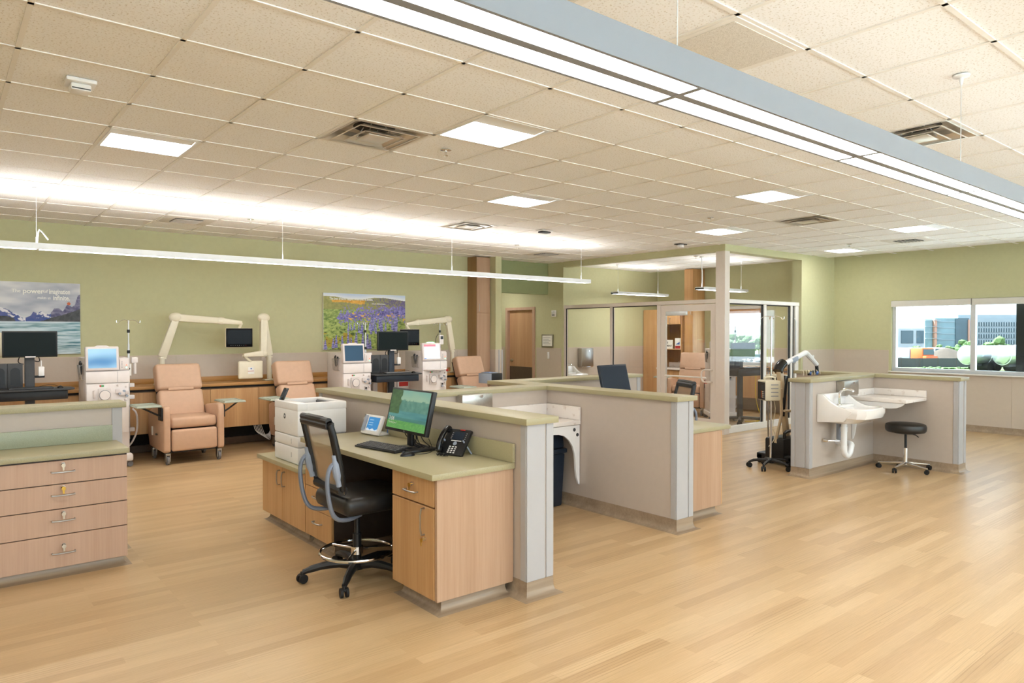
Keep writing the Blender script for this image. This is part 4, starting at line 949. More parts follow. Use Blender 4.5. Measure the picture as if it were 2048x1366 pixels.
# monitor with wallpaper
def wallpaper(u, v):
    sky = mixc(lin('c9cf9a'), lin('7fae9b'), v * 1.2 - .2 + .2 * fbm(u * 3, v * 3))
    water = mixc(lin('2f6f78'), lin('66a39a'), .5 + fbm(u * 2, v * 10))
    c = sky if v > .62 else water
    tree = .62 + .12 * abs(fbm(u * 9, 1)) + .1
    if .45 < v < tree: c = mixc(lin('3f7468'), lin('6f9f8a'), .5 + fbm(u * 14, v * 8))
    if u < .26 + .12 * fbm(u, v * 5) and v > .38: c = mixc(lin('2c4a33'), lin('587a4b'), .5 + fbm(u * 18, v * 18))
    if v < .2 + .03 * fbm(u * 4, 0): c = mixc(lin('3f8a4a'), lin('77b35c'), .5 + fbm(u * 30, v * 60))
    elif v < .3: c = mixc(c, lin('356b52'), .5)
    return c
t = thing('monitor', 'black desk monitor showing a green lake wallpaper and the time', 'monitor', (2.6, 4.2, DZ), R(-90))
tl = Matrix.Translation((0, -.1, .125)) @ Matrix.Rotation(R(-13), 4, 'X')
sh = B().box(-.267, .267, 0, .035, 0, .305, .006); sh.box(-.12, .12, .03, .06, .06, .24, .015); sh.xf(tl); sho = sh.obj('housing', 'black_plastic', t)
pc = picture('screen', sho, .5, .272, 64, 36, wallpaper, 'screen_print', (0, 0, 0)); pc.matrix_basis = tl @ Matrix.Translation((0, -.0015, .02))
q = text('clock_lettering', '3:08', .042, sho, (0, 0, 0), (0, 0, 0), 'white_plastic', 'LEFT', .0002); q.matrix_basis = tl @ Matrix.Translation((-.232, -.0025, .085)) @ Matrix.Rotation(R(90), 4, 'X')
q = text('date_lettering', 'Thursday, June 7', .017, sho, (0, 0, 0), (0, 0, 0), 'white_plastic', 'LEFT', .0002); q.matrix_basis = tl @ Matrix.Translation((-.232, -.0025, .058)) @ Matrix.Rotation(R(90), 4, 'X')
q = text('badge_lettering', 'DELL', .011, sho, (0, 0, 0), (0, 0, 0), 'ink_grey', 'CENTER', .0002); q.matrix_basis = tl @ Matrix.Translation((0, -.0018, .01)) @ Matrix.Rotation(R(90), 4, 'X')
B().box(-.03, .03, -.06, -.03, .03, .26, .008).obj('stand', 'black_plastic', t); B().box(-.13, .13, -.12, .1, .0, .02, .008).obj('base', 'black_plastic', t)
for i in range(7):
    a = i * .9; B().tube([(-.12 + .03 * i, -.02, .16), (-.16 + .05 * i, .0 + .05 * math.sin(a), .08), (-.1 + .04 * i, .06 * math.cos(a), .03), (.12 - .02 * i, .06, .012)], .0035, 6, sm=2).obj('cable', 'black_rubber', t)
# keyboard, mouse
t = thing('keyboard', 'black keyboard in front of the desk monitor', 'keyboard', (2.43, 4.37, DZ), R(-90) + R(9))
B().prism([(-.075, 0), (.075, 0), (.075, .026), (-.075, .012)], 'X', -.225, .225, .003).obj('base', 'black_plastic', t)
key = B().box(-.0075, .0075, -.0075, .0075, 0, .007, .0015, 1).mesh('key', False); key.materials.append(M['charcoal'])
for r in range(5):
    for c in range(20):
        link('key', key, t, (-.205 + c * .0215, -.055 + r * .026, .0135 + r * .0024), (R(5), 0, 0), (1.2, 1.35, 1))
t = thing('mouse', 'black computer mouse beside the keyboard', 'mouse', (2.42, 4.02, DZ), R(-95)); b = B(); b.ball((0, 0, .0), .03, (1, 1.75, 1.05), 3)
for v in b.bm.verts: v.co.z = max(v.co.z, 0)
b.obj('shell', 'black_plastic', t); B().cyl((-.003, -.03, .027), (.003, -.03, .027), .008, n=12).obj('wheel', 'charcoal', t)
B().tube([(0, .05, .008), (.02, .11, .004), (-.03, .2, .004), (-.1, .24, .02), (-.12, .22, .08)], .0025, 6, sm=2).obj('cord', 'black_rubber', t)
# desk phone
t = thing('desk_phone', 'black desk phone with handset on the right of the worktop', 'phone', (2.70, 3.87, DZ), R(-90) + R(17))
tl = Matrix.Translation((0, -.07, .008)) @ Matrix.Rotation(R(52), 4, 'X')     # face plane leans back
bd = B().box(-.1, .1, 0, .2, -.03, .0, .012); bd.xf(tl); bo = bd.obj('body', 'black_plastic', t)
def onface(b, name, mat): b.xf(tl); return b.obj(name, mat, bo)
onface(B().box(-.03, .06, .115, .175, -.001, .003, .002), 'display', 'lcd_off')
onface(B().box(-.03, .055, .103, .109, .0, .003, .001), 'soft_key_bar', 'white_plastic'); onface(B().cyl((.012, .085, 0), (.012, .085, .004), .014, n=20), 'navigation_pad', 'bluegrey_plastic')
for r in range(4):
    for c in range(3): onface(B().box(-.025 + c * .024, -.009 + c * .024, .012 + r * .0145, .021 + r * .0145, 0, .004, .002, 1), 'button', 'white_plastic')
for r in range(4):
    for c in (-.042, .072): onface(B().box(c, c + .008, .12 + r * .014, .126 + r * .014, 0, .003), 'button', 'ink_grey')
onface(B().box(.01, .05, .186, .193, 0, .003, .001), 'message_lamp', 'red_plastic')
hs = B(); hs.tube([(-.078, .015, .03), (-.078, .06, .05), (-.078, .14, .05), (-.078, .185, .03)], .018, 12, sm=2); hs.box(-.1, -.056, .0, .045, .002, .04, .012).box(-.1, -.056, .155, .2, .002, .04, .012); hs.xf(tl); hs.obj('handset', 'black_gloss', t)
st = B().tube([(.08, -.02, .1), (.09, .06, .004), (.06, .09, .004)], .006, 6); st.tube([(-.08, -.02, .1), (-.09, .06, .004), (-.06, .09, .004)], .006, 6); st.obj('foot', 'bluegrey_plastic', t)
cc = B(); cc.tube([(-.07 + .0 * i + .0018 * i, -.1 - .014 * math.sin(i * 1.2), .012 + .008 * math.cos(i * 1.6)) for i in range(46)], .003, 6); cc.obj('coiled_cord', 'black_rubber', t)
# tablet-like intercom
t = thing('wireless_terminal', 'white tabletop terminal with a blue screen behind the monitor', 'terminal', (2.72, 5.02, DZ), R(-90) + R(6))
tl = Matrix.Translation((0, -.06, .01)) @ Matrix.Rotation(R(-22), 4, 'X')
b = B().box(-.12, .12, 0, .03, 0, .16, .01); b.xf(tl); bo = b.obj('body', 'white_plastic', t); B().box(-.1, .1, -.04, .08, 0, .02, .006).obj('base', 'white_plastic', t)
def bluescr(u, v):
    if v < .12 + .05 * math.sin(u * 14): return lin('dfe9ef')
    for k in (.78, .6, .42):
        if abs(v - k) < .02 and .12 < u < .5: return lin('bfe0f2')
    return lin('1187c9')
p = picture('screen', bo, .15, .11, 30, 24, bluescr, 'screen_print', (0, 0, 0)); p.matrix_basis = tl @ Matrix.Translation((.02, -.001, .03))
b = B().box(-.11, -.07, -.01, .0, .02, .15, .004); b.xf(tl); b.obj('cradle', 'bluegrey_plastic', t)
B().tube([(.1, .05, .02), (.13, .06, .14), (.1, .08, .17), (.16, .09, .13)], .003, 6, sm=2).obj('network_cable', 'blue_plastic', t)
t = thing('outlet_box', 'steel outlet with white plug on the half wall beside the printer', 'outlet', (2.823, 5.33, DZ + .02), R(-90)); B().box(-.035, .035, -.012, .0, 0, .11, .003).obj('cover_plate', 'brushed', t); B().cyl((0, -.012, .07), (0, -.03, .07), .016, n=12).obj('plug', 'white_plastic', t); B().tube([(0, -.03, .07), (.02, -.05, .03), (.06, -.05, -.012), (.16, -.05, -.014)], .003, 6, sm=2).obj('cord', 'black_rubber', t)

# ------------------------------------------------------------------ chairs and stools
def drafting_chair(label, loc, rz):
    t = thing('drafting_chair', label, 'chair', loc, rz)      # faces -Y
    b = B().box(-.25, .25, -.3, .2, .475, .6, .05, 4); b.obj('seat', 'black_vinyl', t)
    B().box(-.15, .15, -.15, .12, .465, .492, .01).obj('seat_plate', 'black_plastic', t)
    # back frame: rounded trapezoid loop leaning back
    def bp(x, s):                                        # s = 0 bottom .. 1 top; slight curve
        return Vector((x, .19 + .075 * s + .03 * s * s - .03 * (1 - (x / .22) ** 2) * 0, .62 + .48 * s))
    out = [(-.19, 0), (.19, 0), (.215, .3), (.22, .7), (.215, 1.0), (-.215, 1.0), (-.22, .7), (-.215, .3)]
    fr = B(); fr.tube([bp(x, s) for x, s in out], .019, 10, True, 1)
    ta = [bp(-.215, .9), bp(-.215, 1.0), bp(.215, 1.0), bp(.215, .9)]
    fr.tube([bp(-.2, .93), bp(.2, .93)], .03, 10); fr.tube([bp(-.2, .985), bp(.2, .985)], .022, 10); fr.tube([bp(-.19, .05), bp(.19, .05)], .034, 10); fr.tube([bp(-.2, .2), bp(-.2, .9)], .022, 8); fr.tube([bp(.2, .2), bp(.2, .9)], .022, 8)
    fr.obj('back_frame', 'black_plastic', t)
    m = B(); n = 10
    rows = [[m.bm.verts.new(bp(x * .2, s / n) + Vector((0, -.004 + .02 * (1 - x * x), 0))) for x in [k / 5 - 1 for k in range(11)]] for s in range(n + 1)]
    for a, c in zip(rows, rows[1:]):
        for i in range(10): m.bm.faces.new((a[i], a[i + 1], c[i + 1], c[i]))
    g = bmesh.ops.solidify(m.bm, geom=m.bm.faces[:], thickness=.003); m.obj('backrest_mesh', 'seat_mesh', t)
    for s in (-1, 1):
        B().tube([(s * .2, .225, .68), (s * .21, .25, .79), (s * .207, .262, .88)], [.018, .026, .016], 10, sm=2).obj('side_bracket', 'bluegrey_plastic', t)
        B().tube([(s * .205, .245, .83), (s * .21, .29, .815), (s * .21, .312, .74), (s * .205, .30, .6), (s * .2, .26, .475), (s * .185, .16, .45), (s * .15, .05, .465)], .0145, 10, sm=2).obj('arm_tube', 'arm_grey', t)
    B().cyl((0, 0, .28), (0, 0, .47), .02, n=14).obj('gas_lift', 'black_plastic', t); B().cyl((0, 0, .09), (0, 0, .3), .029, n=14).obj('column', 'black_plastic', t)
    B().tube([(.12, .02, .47), (.2, .0, .45), (.24, -.02, .44)], .008, 6).obj('lever', 'black_plastic', t)
    fz = .185
    f = B(); f.tube([(.245 * math.cos(a), .245 * math.sin(a), fz) for a in [k * 2 * PI / 40 for k in range(40)]], .011, 8, True); f.cyl((0, 0, fz - .02), (0, 0, fz + .03), .04, n=18)
    for k in range(3): a = k * 2 * PI / 3 + .3; f.tube([(.03 * math.cos(a), .03 * math.sin(a), fz + .01), (.245 * math.cos(a), .245 * math.sin(a), fz)], .007, 8)
    f.obj('foot_ring', 'chrome', t)
    B().lathe([(.05, .065), (.055, .09), (.04, .12), (.03, .13)], 18).obj('hub', 'black_plastic', t)
    for k in range(5):
        a = R(BASE_ANG) + k * 2 * PI / 5; d = Vector((math.cos(a), math.sin(a), 0))
        B().tube([d * .02 + Vector((0, 0, .095)), d * .15 + Vector((0, 0, .11)), d * .27 + Vector((0, 0, .095)), d * .35 + Vector((0, 0, .07))], [.034, .028, .024, .018], 8, sm=1).obj('leg', 'black_plastic', t)
        caster(t, d.x * .355, d.y * .355, .03, .026, a + .5, top=.075)
    return t
BASE_ANG = -90 + 158 - 0
ch = drafting_chair('black drafting chair with tan mesh back and chrome foot ring at the desk', (2.19, 4.29, 0), R(90))
drafting_chair('dark mesh-backed chair at the second desk, only its top showing', (6.22, 4.95, 0), R(-119))
t = thing('rolling_stool', 'round black rolling stool with chrome base beside the island', 'stool', (9.0, 3.53, 0), R(20))
B().lathe([(.17, .455), (.2, .46), (.215, .475), (.22, .5), (.22, .525), (.212, .548), (.19, .56), (.0, .562)], 36).obj('seat', 'black_vinyl', t); B().lathe([(.02, .44), (.12, .442), (.15, .456)], 24).obj('seat_plate', 'black_plastic', t)
B().cyl((0, 0, .26), (0, 0, .45), .014, n=12).obj('gas_lift', 'black_plastic', t); B().cyl((0, 0, .07), (0, 0, .27), .025, n=18).obj('column', 'chrome', t); B().tube([(.03, -.02, .445), (.14, -.1, .41), (.19, -.13, .38)], .006, 6).obj('lever', 'black_plastic', t)
for k in range(5):
    a = k * 2 * PI / 5 + .25; d = Vector((math.cos(a), math.sin(a), 0)); B().tube([d * .01 + Vector((0, 0, .09)), d * .29 + Vector((0, 0, .065))], [.018, .011], 8).obj('leg', 'chrome', t); caster(t, d.x * .285, d.y * .285, .027, .022, a + .6, top=.06)

# second desk monitor
t = thing('monitor', 'dark switched-off monitor on the second desk behind the half wall', 'monitor', (5.79, 5.25, .802), R(6))
tl = Matrix.Translation((0, -.05, .17)) @ Matrix.Rotation(R(-14), 4, 'X')
b = B().box(-.25, .25, 0, .03, 0, .33, .006); b.xf(tl); bo = b.obj('housing', 'dark_navy', t); b = B().box(-.235, .235, -.001, 0, .018, .312); b.xf(tl); b.obj('screen', 'lcd_off', bo, False)
B().box(-.03, .03, .0, .03, .02, .25, .006).obj('stand', 'black_plastic', t); B().box(-.12, .12, -.1, .1, 0, .018, .006).obj('base', 'black_plastic', t)

# bins in the niche
t = thing('waste_bin', 'dark blue waste bin with domed lid under the wash counter', 'bin', (4.42, 5.0, 0))
b = B(); b.prism([(-.2, 0), (.2, 0), (.24, .5), (-.24, .5)], 'Y', -.15, .14, .02); b.obj('body', 'dark_navy', t); B().box(-.255, .255, -.165, .155, .5, .545, .012).obj('rim', 'dark_navy', t)
B().prism([(-.235, .547), (.235, .547), (.225, .66), (.12, .71), (-.12, .71), (-.225, .66)], 'Y', -.145, .135, .02).obj('lid', 'dark_navy', t)

# ------------------------------------------------------------------ island equipment: IV stand and patient lift
def iv_hooks(t, x, y, z, span=.13):
    for k in range(2):
        for s in (-1, 1):
            d = Vector((math.cos(k * 1.3), math.sin(k * 1.3), 0)) * s
            c = Vector((x, y, z))
            B().tube([c, c + d * span * .5 + Vector((0, 0, .01)), c + d * span * .9 + Vector((0, 0, -.01)), c + d * span * 1.02 + Vector((0, 0, -.035)), c + d * span * 1.2 + Vector((0, 0, -.03)), c + d * span * 1.22 + Vector((0, 0, .0))], .0035, 6, sm=2).obj('hook', 'chrome', t)
t = thing('iv_stand', 'chrome IV stand with a beige infusion pump beside the island', 'iv stand', (7.85, 4.6, 0), R(-35))
B().cyl((0, 0, .09), (0, 0, 1.2), .0125, n=12).obj('pole', 'chrome', t); B().cyl((0, 0, 1.18), (0, 0, 1.84), .009, n=12).obj('upper_pole', 'chrome', t); iv_hooks(t, 0, 0, 1.835, .13)
B().lathe([(.04, .07), (.045, .1), (.02, .13)], 16).obj('hub', 'black_plastic', t)
for k in range(5):
    a = k * 2 * PI / 5 + 2.7; d = Vector((math.cos(a), math.sin(a), 0)); B().tube([d * .01 + Vector((0, 0, .1)), d * .18 + Vector((0, 0, .095)), d * .24 + Vector((0, 0, .07))], [.022, .017, .014], 8, sm=1).obj('leg', 'black_plastic', t); caster(t, d.x * .245, d.y * .245, .03, .024, a + .5, top=.075)
pm = B().box(-.13, .06, -.13, .09, .83, 1.07, .012).obj('pump_body', 'pump_beige', t); B().tube([(-.1, -.04, 1.06), (-.1, -.04, 1.11), (.03, -.04, 1.11), (.03, -.04, 1.06)], .012, 8, sm=1).obj('pump_handle', 'pump_beige', pm)
B().box(-.133, -.129, -.125, .075, .84, 1.05).obj('keypad', 'black_plastic', pm, False); B().box(-.135, -.132, -.1, -.03, .965, 1.01).obj('display', 'screen_grey', pm, False)
for r in range(4):
    for c in range(3): B().box(-.1355, -.132, -.11 + c * .032, -.09 + c * .032, .865 + r * .022, .877 + r * .022).obj('button', ('ink_grey', 'pump_beige', 'orange_paint')[c], pm, False)
for r in range(4): B().box(-.06, .03, -.1325, -.1295, .88 + r * .045, .892 + r * .045).obj('print_line', 'ink_grey', pm, False)
B().tube([(.05, .05, .85), (.1, .08, .7), (.06, .1, .5), (.12, .12, .35), (.02, .1, .25)], .005, 6, sm=2).obj('power_cord', 'pump_beige', t)
t = thing('patient_lift', 'patient lift with beige mast and white boom behind the IV stand', 'patient lift', (8.38, 4.68, 0))
B().box(-.32, .1, -.13, .13, .08, .34, .03).obj('battery_base', 'black_plastic', t); B().box(-.3, .75, -.25, -.17, .06, .12, .01).obj('base_leg', 'black_plastic', t); B().box(-.3, .75, .17, .25, .06, .12, .01).obj('base_leg', 'black_plastic', t); B().box(-.3, -.2, -.25, .25, .06, .13, .01).obj('cross_bar', 'black_plastic', t)
for x in (-.26, .68):
    for y in (-.21, .21): caster(t, x, y, .04, .03, 0, top=.08)
B().tube([(-.25, -.1, .34), (-.25, -.1, .42), (-.05, -.1, .42), (-.05, -.1, .36)], .02, 8, sm=1).obj('handle', 'black_plastic', t)
m = B().box(-.035, .035, -.03, .03, 0, 1.02, .006); m.xf(Matrix.Translation((0, 0, .2)) @ Matrix.Rotation(R(-11.5), 4, 'Y')); m.obj('mast', 'beige_metal', t)
B().tube([(-.32, -.02, .28), (-.2, -.03, .62), (-.25, -.05, .95)], .018, 8).obj('strut', 'beige_metal', t); B().tube([(-.26, -.1, .68), (-.02, -.1, .66), (.16, -.1, .66)], .016, 8).obj('push_handle', 'beige_metal', t)
a = B().cyl((-.17, -.02, .6), (-.09, -.02, 1.1), .03, n=12); a.obj('actuator', 'black_gloss', t)
B().tube([(-.24, 0, 1.16), (-.2, 0, 1.22), (-.12, 0, 1.26)], .06, 12, sm=1).obj('boom_joint', 'black_gloss', t)
B().tube([(-.18, 0, 1.225), (.4, 0, 1.375), (.44, 0, 1.38), (.5, 0, 1.35), (.72, 0, 1.22)], [.034, .034, .034, .034, .03], 10, sm=1).obj('boom', 'white_plastic', t)
B().box(.06, .2, -.036, .036, 1.27, 1.33, .01, rot=Matrix.Rotation(R(-14), 3, 'Y')).obj('sticker', 'bluegrey_plastic', t)
B().cyl((.72, 0, 1.22), (.74, 0, 1.12), .022, n=10).obj('swivel', 'black_plastic', t); B().tube([(.42, -.05, 1.1), (.55, -.02, 1.135), (.73, 0, 1.12), (.8, .05, 1.135)], .014, 8, sm=1).obj('spreader_bar', 'black_plastic', t)
for i in range(7):
    x = .36 + i * .07; B().tube([(x - .06, -.05, 1.09), (x - .03, -.03, 1.14), (x, 0, 1.15), (x + .04, .03, 1.14), (x + .07, .05, 1.08)], .004, 6, sm=2).obj('sling_hook', 'pump_beige', t)
for x in (.5, .68): B().tube([(x - .06, -.06, 1.1), (x, -.03, 1.125), (x + .08, .0, 1.11)], .014, 8, sm=1).obj('sling_strap', 'blue_plastic', t)
p2 = thing('infusion_pump', 'second beige infusion pump hanging behind the lift mast', 'infusion pump', (8.6, 4.96, .83)); B().box(-.11, .11, -.1, .1, 0, .26, .012).obj('body', 'pump_beige', p2); B().box(-.112, -.109, -.09, .02, .03, .23).obj('keypad', 'black_plastic', p2, False); B().tube([(-.07, 0, .25), (-.07, 0, .31), (.07, 0, .31), (.07, 0, .25)], .012, 8, sm=1).obj('handle', 'pump_beige', p2); B().cyl((.0, .12, -.83), (0, .12, .3), .012, n=10).obj('pole', 'chrome', p2); B().box(-.1, .1, .02, .22, -.83, -.77, .02).obj('foot', 'black_plastic', p2)
# ------------------------------------------------------------------ treatment chairs
def recliner(label, loc, rz):
    t = thing('recliner', label, 'recliner', loc, rz, 'tan treatment recliners')          # faces -Y
    for s in (-1, 1):
        prof = [(-.40, .17), (-.36, .15), (.30, .17), (.36, .3), (.36, .62), (.1, .69), (-.30, .735), (-.375, .725), (-.395, .66)]
        a, c = sorted((s * .285, s * .365)); ar = B().prism(prof, 'X', a, c, .022, 3).obj('armrest', 'tan_vinyl', t)
        # side tray on folding bracket
        x0, x1 = sorted((s * .375, s * .66)); B().box(x0, x1, -.36, .04, .722, .742, .008).obj('side_tray', 'tray_green', t)
        tr = B(); tr.box(x0 + .012, x1 - .012, -.348, -.338, .742, .75).box(x0 + .012, x1 - .012, .018, .028, .742, .75).box(x0 + .012, x0 + .022, -.34, .02, .742, .75).box(x1 - .022, x1 - .012, -.34, .02, .742, .75); tr.obj('tray_rim', 'tray_green', t, False)
        k = B().tube([(s * .37, -.3, .6), (s * .44, -.3, .64), (s * .58, -.25, .72)], .012, 6); k.box(*sorted((s * .366, s * .385)), -.36, -.2, .55, .71, .004); k.obj('tray_bracket', 'black_plastic', t)
        B().tube([(s * .372, -.12, .36), (s * .39, -.12, .36), (s * .40, -.17, .38)], .008, 6).obj('recline_lever', 'black_plastic', t)
        B().box(*sorted((s * .275, s * .3)), -.36, -.3, .14, .42, .004).obj('foot_linkage', 'black_plastic', t)
        for y in (-.33, .28):
            q = B(); c = Vector((s * .31, y, .055))
            q.cyl(c + Vector((-.014, 0, 0)), c + Vector((.014, 0, 0)), .055, n=20); q.obj('caster_wheel', 'grey_rubber', t)
            f = B().box(s * .31 - .028, s * .31 - .018, y - .035, y + .035, .04, .13, .004); f.box(s * .31 + .018, s * .31 + .028, y - .035, y + .035, .04, .13, .004).box(s * .31 - .028, s * .31 + .028, y - .035, y + .035, .118, .145, .004); f.obj('caster_fork', 'brushed', t)
    B().box(-.282, .282, -.37, .2, .445, .585, .045, 4).obj('seat_cushion', 'tan_vinyl', t); B().box(-.275, .275, -.4, -.33, .165, .435, .03, 4).obj('footrest', 'tan_vinyl', t)
    B().box(-.28, .28, -.31, .3, .14, .42).obj('underframe', 'black_plastic', t, False)
    m = Matrix.Translation((0, .14, .52)) @ Matrix.Rotation(R(-21), 4, 'X')
    for z0, z1, w in ((0, .375, .278), (.378, .735, .285)):
        b = B().box(-w, w, -.085, .085, z0, z1, .04, 4); b.xf(m); b.obj('back_cushion', 'tan_vinyl', t)
    b = B().box(-.16, .16, -.098, -.08, .355, .395, .012, 3); b.xf(m); b.obj('back_tuck', 'tan_vinyl', t)
    b = B().box(-.262, .262, .085, .115, .03, .69, .012); b.xf(m); b.obj('back_shell', 'black_plastic', t)
    B().box(-.3655, -.378, .1, .15, .33, .44, .002).obj('care_tag', 'paper', t, False)
    return t
r1 = recliner('tan recliner fully in view in front of the hanging cabinets', (2.525, 9.75, 0), R(1.5))
r2 = dup(r1, (4.12, 9.72, 0), R(4), 'tan recliner partly hidden behind the white printer')
for c in list(r2.children):
    if c.name.split('.')[0] in ('side_tray', 'tray_rim', 'tray_bracket') and c.bound_box[0][0] > 0: bpy.data.objects.remove(c)
dup(r1, (7.34, 9.75, 0), R(3), 'tan recliner beside the tall oak cabinet, only its back showing'); dup(r1, (11.9, 8.75, 0), R(-68), 'tan recliner inside the glass room, seen through the door')

# ------------------------------------------------------------------ dialysis machines
def dialysis(label, loc, rz, number, screen, led='machine_pale', extra=None):
    t = thing('dialysis_machine', label, 'dialysis machine', loc, rz, 'dialysis machines')      # faces -Y
    B().box(-.235, .235, -.25, .28, .14, 1.335, .012).obj('body', 'machine_white', t); B().box(-.26, .26, -.33, .3, .07, .16, .02).obj('base', 'machine_pale', t)
    for x in (-.22, .22):
        for y in (-.28, .25): caster(t, x, y, .035, .03, .4, 'machine_pale', 'grey_rubber', .08)
    fp = B().box(-.225, .225, -.262, -.25, .42, 1.03, .004).obj('front_panel', 'machine_pale', t)
    B().box(-.235, .235, -.275, -.249, 1.035, 1.175, .008).obj('upper_panel', 'machine_pale', t); B().box(.1, .103, -.277, -.27, 1.04, 1.17).obj('panel_joint', 'ink_grey', t, False)
    m = Matrix.Translation((-.06, -.27, 1.185)) @ Matrix.Rotation(R(-6), 4, 'X')
    b = B().box(-.178, .178, -.02, .05, 0, .29, .012); b.xf(m); so = b.obj('screen_unit', 'machine_white', t)
    b = B().box(-.15, .15, -.0215, -.0195, .03, .262); b.xf(m); b.obj('screen', screen, so, False)
    b = B().prism([(-.09, .285), (.09, .285), (.05, .305), (-.05, .305)], 'Y', 0, .035, .004); b.xf(m); b.obj('status_light', led, so)
    kp = B().box(.125, .232, -.268, -.25, 1.19, 1.32, .006).obj('keypad', 'machine_white', t)
    for z, mt in ((1.245, 'led_red'), (1.215, 'led_green')): B().cyl((.2, -.2685, z), (.2, -.2705, z), .008, n=12).obj('button', mt, kp)
    for i in range(5): B().box(.145, .155, -.27, -.268, 1.215 + i * .017, 1.223 + i * .017).obj('button', 'ink_grey', kp, False)
    # blood pump and line clamps
    B().box(-.11, .03, -.285, -.262, .8, .97, .008).obj('pump_module', 'machine_white', fp)
    B().cyl((-.04, -.285, .89), (-.04, -.305, .89), .055, n=28).obj('pump_rotor', 'machine_pale', fp); B().tube([(-.04 + .058 * math.cos(a), -.3, .89 + .058 * math.sin(a)) for a in [k * PI / 10 for k in range(-3, 19)]], .004, 6).obj('pump_track', 'ink_grey', fp)
    B().box(-.075, -.045, -.268, -.262, .99, 1.01).obj('lamp_green', 'green_plastic', fp, False); B().box(-.09, -.075, -.268, -.262, .99, 1.01).obj('lamp_red', 'red_plastic', fp, False)
    for x, y, w, h in ((.1, .93, .05, .05), (.15, .9, .06, .05), (.2, .91, .04, .04), (.13, .8, .03, .06), (.19, .82, .03, .03), (.16, .76, .05, .02), (-.15, .9, .025, .1), (.1, 1.0, .02, .02), (.19, .98, .02, .02)):
        B().box(x - w / 2, x + w / 2, -.29, -.262, y - h / 2, y + h / 2, .006).obj('line_clamp', 'machine_white', fp)
    for x, y in ((.12, .9), (.17, .93), (.13, .77), (.2, .87)): B().cyl((x, -.262, y), (x, -.3, y), .014, n=14).obj('connector', 'bluegrey_plastic', fp)
    B().box(.115, .145, -.296, -.29, .79, .815).obj('label_dark', 'ink_black', fp, False)
    # side basket with cuff
    k = B(); x = -.235
    for i in range(7): k.tube([(x - .004, -.18 + i * .03, 1.26), (x - .05, -.18 + i * .03, 1.24), (x - .035, -.175 + i * .028, 1.08), (x - .004, -.17 + i * .027, 1.07)], .003, 5)
    k.tube([(x - .052, -.19, 1.25), (x - .052, .0, 1.25)], .004, 5); ko = k.obj('wire_basket', 'brushed', t); B().tube([(x - .03, -.15, 1.28), (x - .03, -.1, 1.1), (x - .03, -.05, 1.27), (x - .03, -.08, 1.29)], .013, 8, sm=2).obj('cuff_hose', 'charcoal', t)
    # pole at the right rear corner
    px, py = .275, .0
    B().cyl((px, py, .3), (px, py, 1.5), .012, n=12).obj('pole', 'alu', t); B().cyl((px, py, 1.48), (px, py, 1.8), .008, n=12).obj('pole', 'alu', t); iv_hooks(t, px, py, 1.795, .11)
    for z in (1.4, 1.66): B().cyl((px, py, z - .02), (px, py, z + .02), .018, n=12).obj('pole_collar', 'black_plastic', t)
    for z in (.98, .83, .42): B().box(px - .04, px + .06, py - .035, py + .03, z - .025, z + .025, .008).obj('pole_clamp', 'machine_pale', t)
    if number:
        c = B().box(px - .035, px + .025, py - .03, py - .02, 1.1, 1.25, .003).obj('number_card', 'paper', t, False); text('number_lettering', number, .07, c, (px - .005, py - .031, 1.195), FACE_MY, 'ink_black', bold=.001)
    B().box(px + .03, px + .1, py - .03, py + .03, 1.26, 1.33, .008).obj('wand_holder', 'machine_pale', t); B().tube([(px + .07, py, 1.28), (px + .07, py, 1.12)], .018, 10).obj('wand', 'machine_pale', t)
    B().tube([(px + .04, py, .68), (px + .09, py - .02, .62), (px + .09, py - .03, .4), (px + .03, py - .02, .25), (px - .02, py, .2)], .011, 8, sm=2).obj('drain_hose', 'machine_pale', t)
    if extra: extra(t, px, py)
    return t
def lit(u, v):
    if v > .86 and u < .75: return lin('e88a97')
    if v < .06 and u < .12: return lin('6f9be8')
    if abs(fbm(u * 14, v * 30)) > .28: return lin('c9dcf2')
    return lin('eef6fd')
def m3extra(t, px, py):
    for c in list(t.children):
        if c.name.startswith('screen_unit'):
            for s in list(c.children):
                if s.name.startswith('screen'): bpy.data.objects.remove(s)
            p = picture('screen', c, .3, .232, 30, 24, lit, 'screen_bright', (0, 0, 0)); p.matrix_basis = Matrix.Translation((-.06, -.27, 1.185)) @ Matrix.Rotation(R(-6), 4, 'X') @ Matrix.Translation((0, -.0215, .03))
    B().prism([(-.22, -.26), (.22, -.26), (.18, -.33), (.08, -.37), (-.08, -.37), (-.18, -.33)], 'Z', 1.03, 1.05, .006).obj('pull_out_shelf', 'machine_white', t)
    B().box(px - .035, px + .045, py - .05, py - .01, 1.44, 1.6, .01).obj('pole_monitor', 'machine_pale', t); B().box(px - .02, px + .03, py - .052, py - .049, 1.53, 1.58).obj('pole_monitor_display', 'screen_grey', t, False)
    B().tube([(px - .03, py, 1.62), (px - .1, py - .02, 1.55), (px - .09, py - .02, 1.4), (px - .02, py, 1.25), (px + .03, py, 1.05), (px + .02, py, .6)], .005, 6, sm=2).obj('sensor_cable', 'charcoal', t)
    B().tube([(px + .05, py - .02, .98), (px + .12, py - .02, 1.0), (px + .1, py - .03, .85), (px + .05, py - .03, .7)], .015, 8, sm=2).obj('wash_wand', 'machine_pale', t); B().box(px + .09, px + .14, py - .04, py, .99, 1.03, .004).obj('wand_cap', 'red_plastic', t)
dialysis('pale dialysis machine numbered 6 with blue screen, left', (1.615, 9.895, 0), 0, '6', 'screen_sky')
dialysis('pale dialysis machine numbered 5 with dark screen, middle', (4.93, 9.895, 0), 0, '5', 'screen_blue')
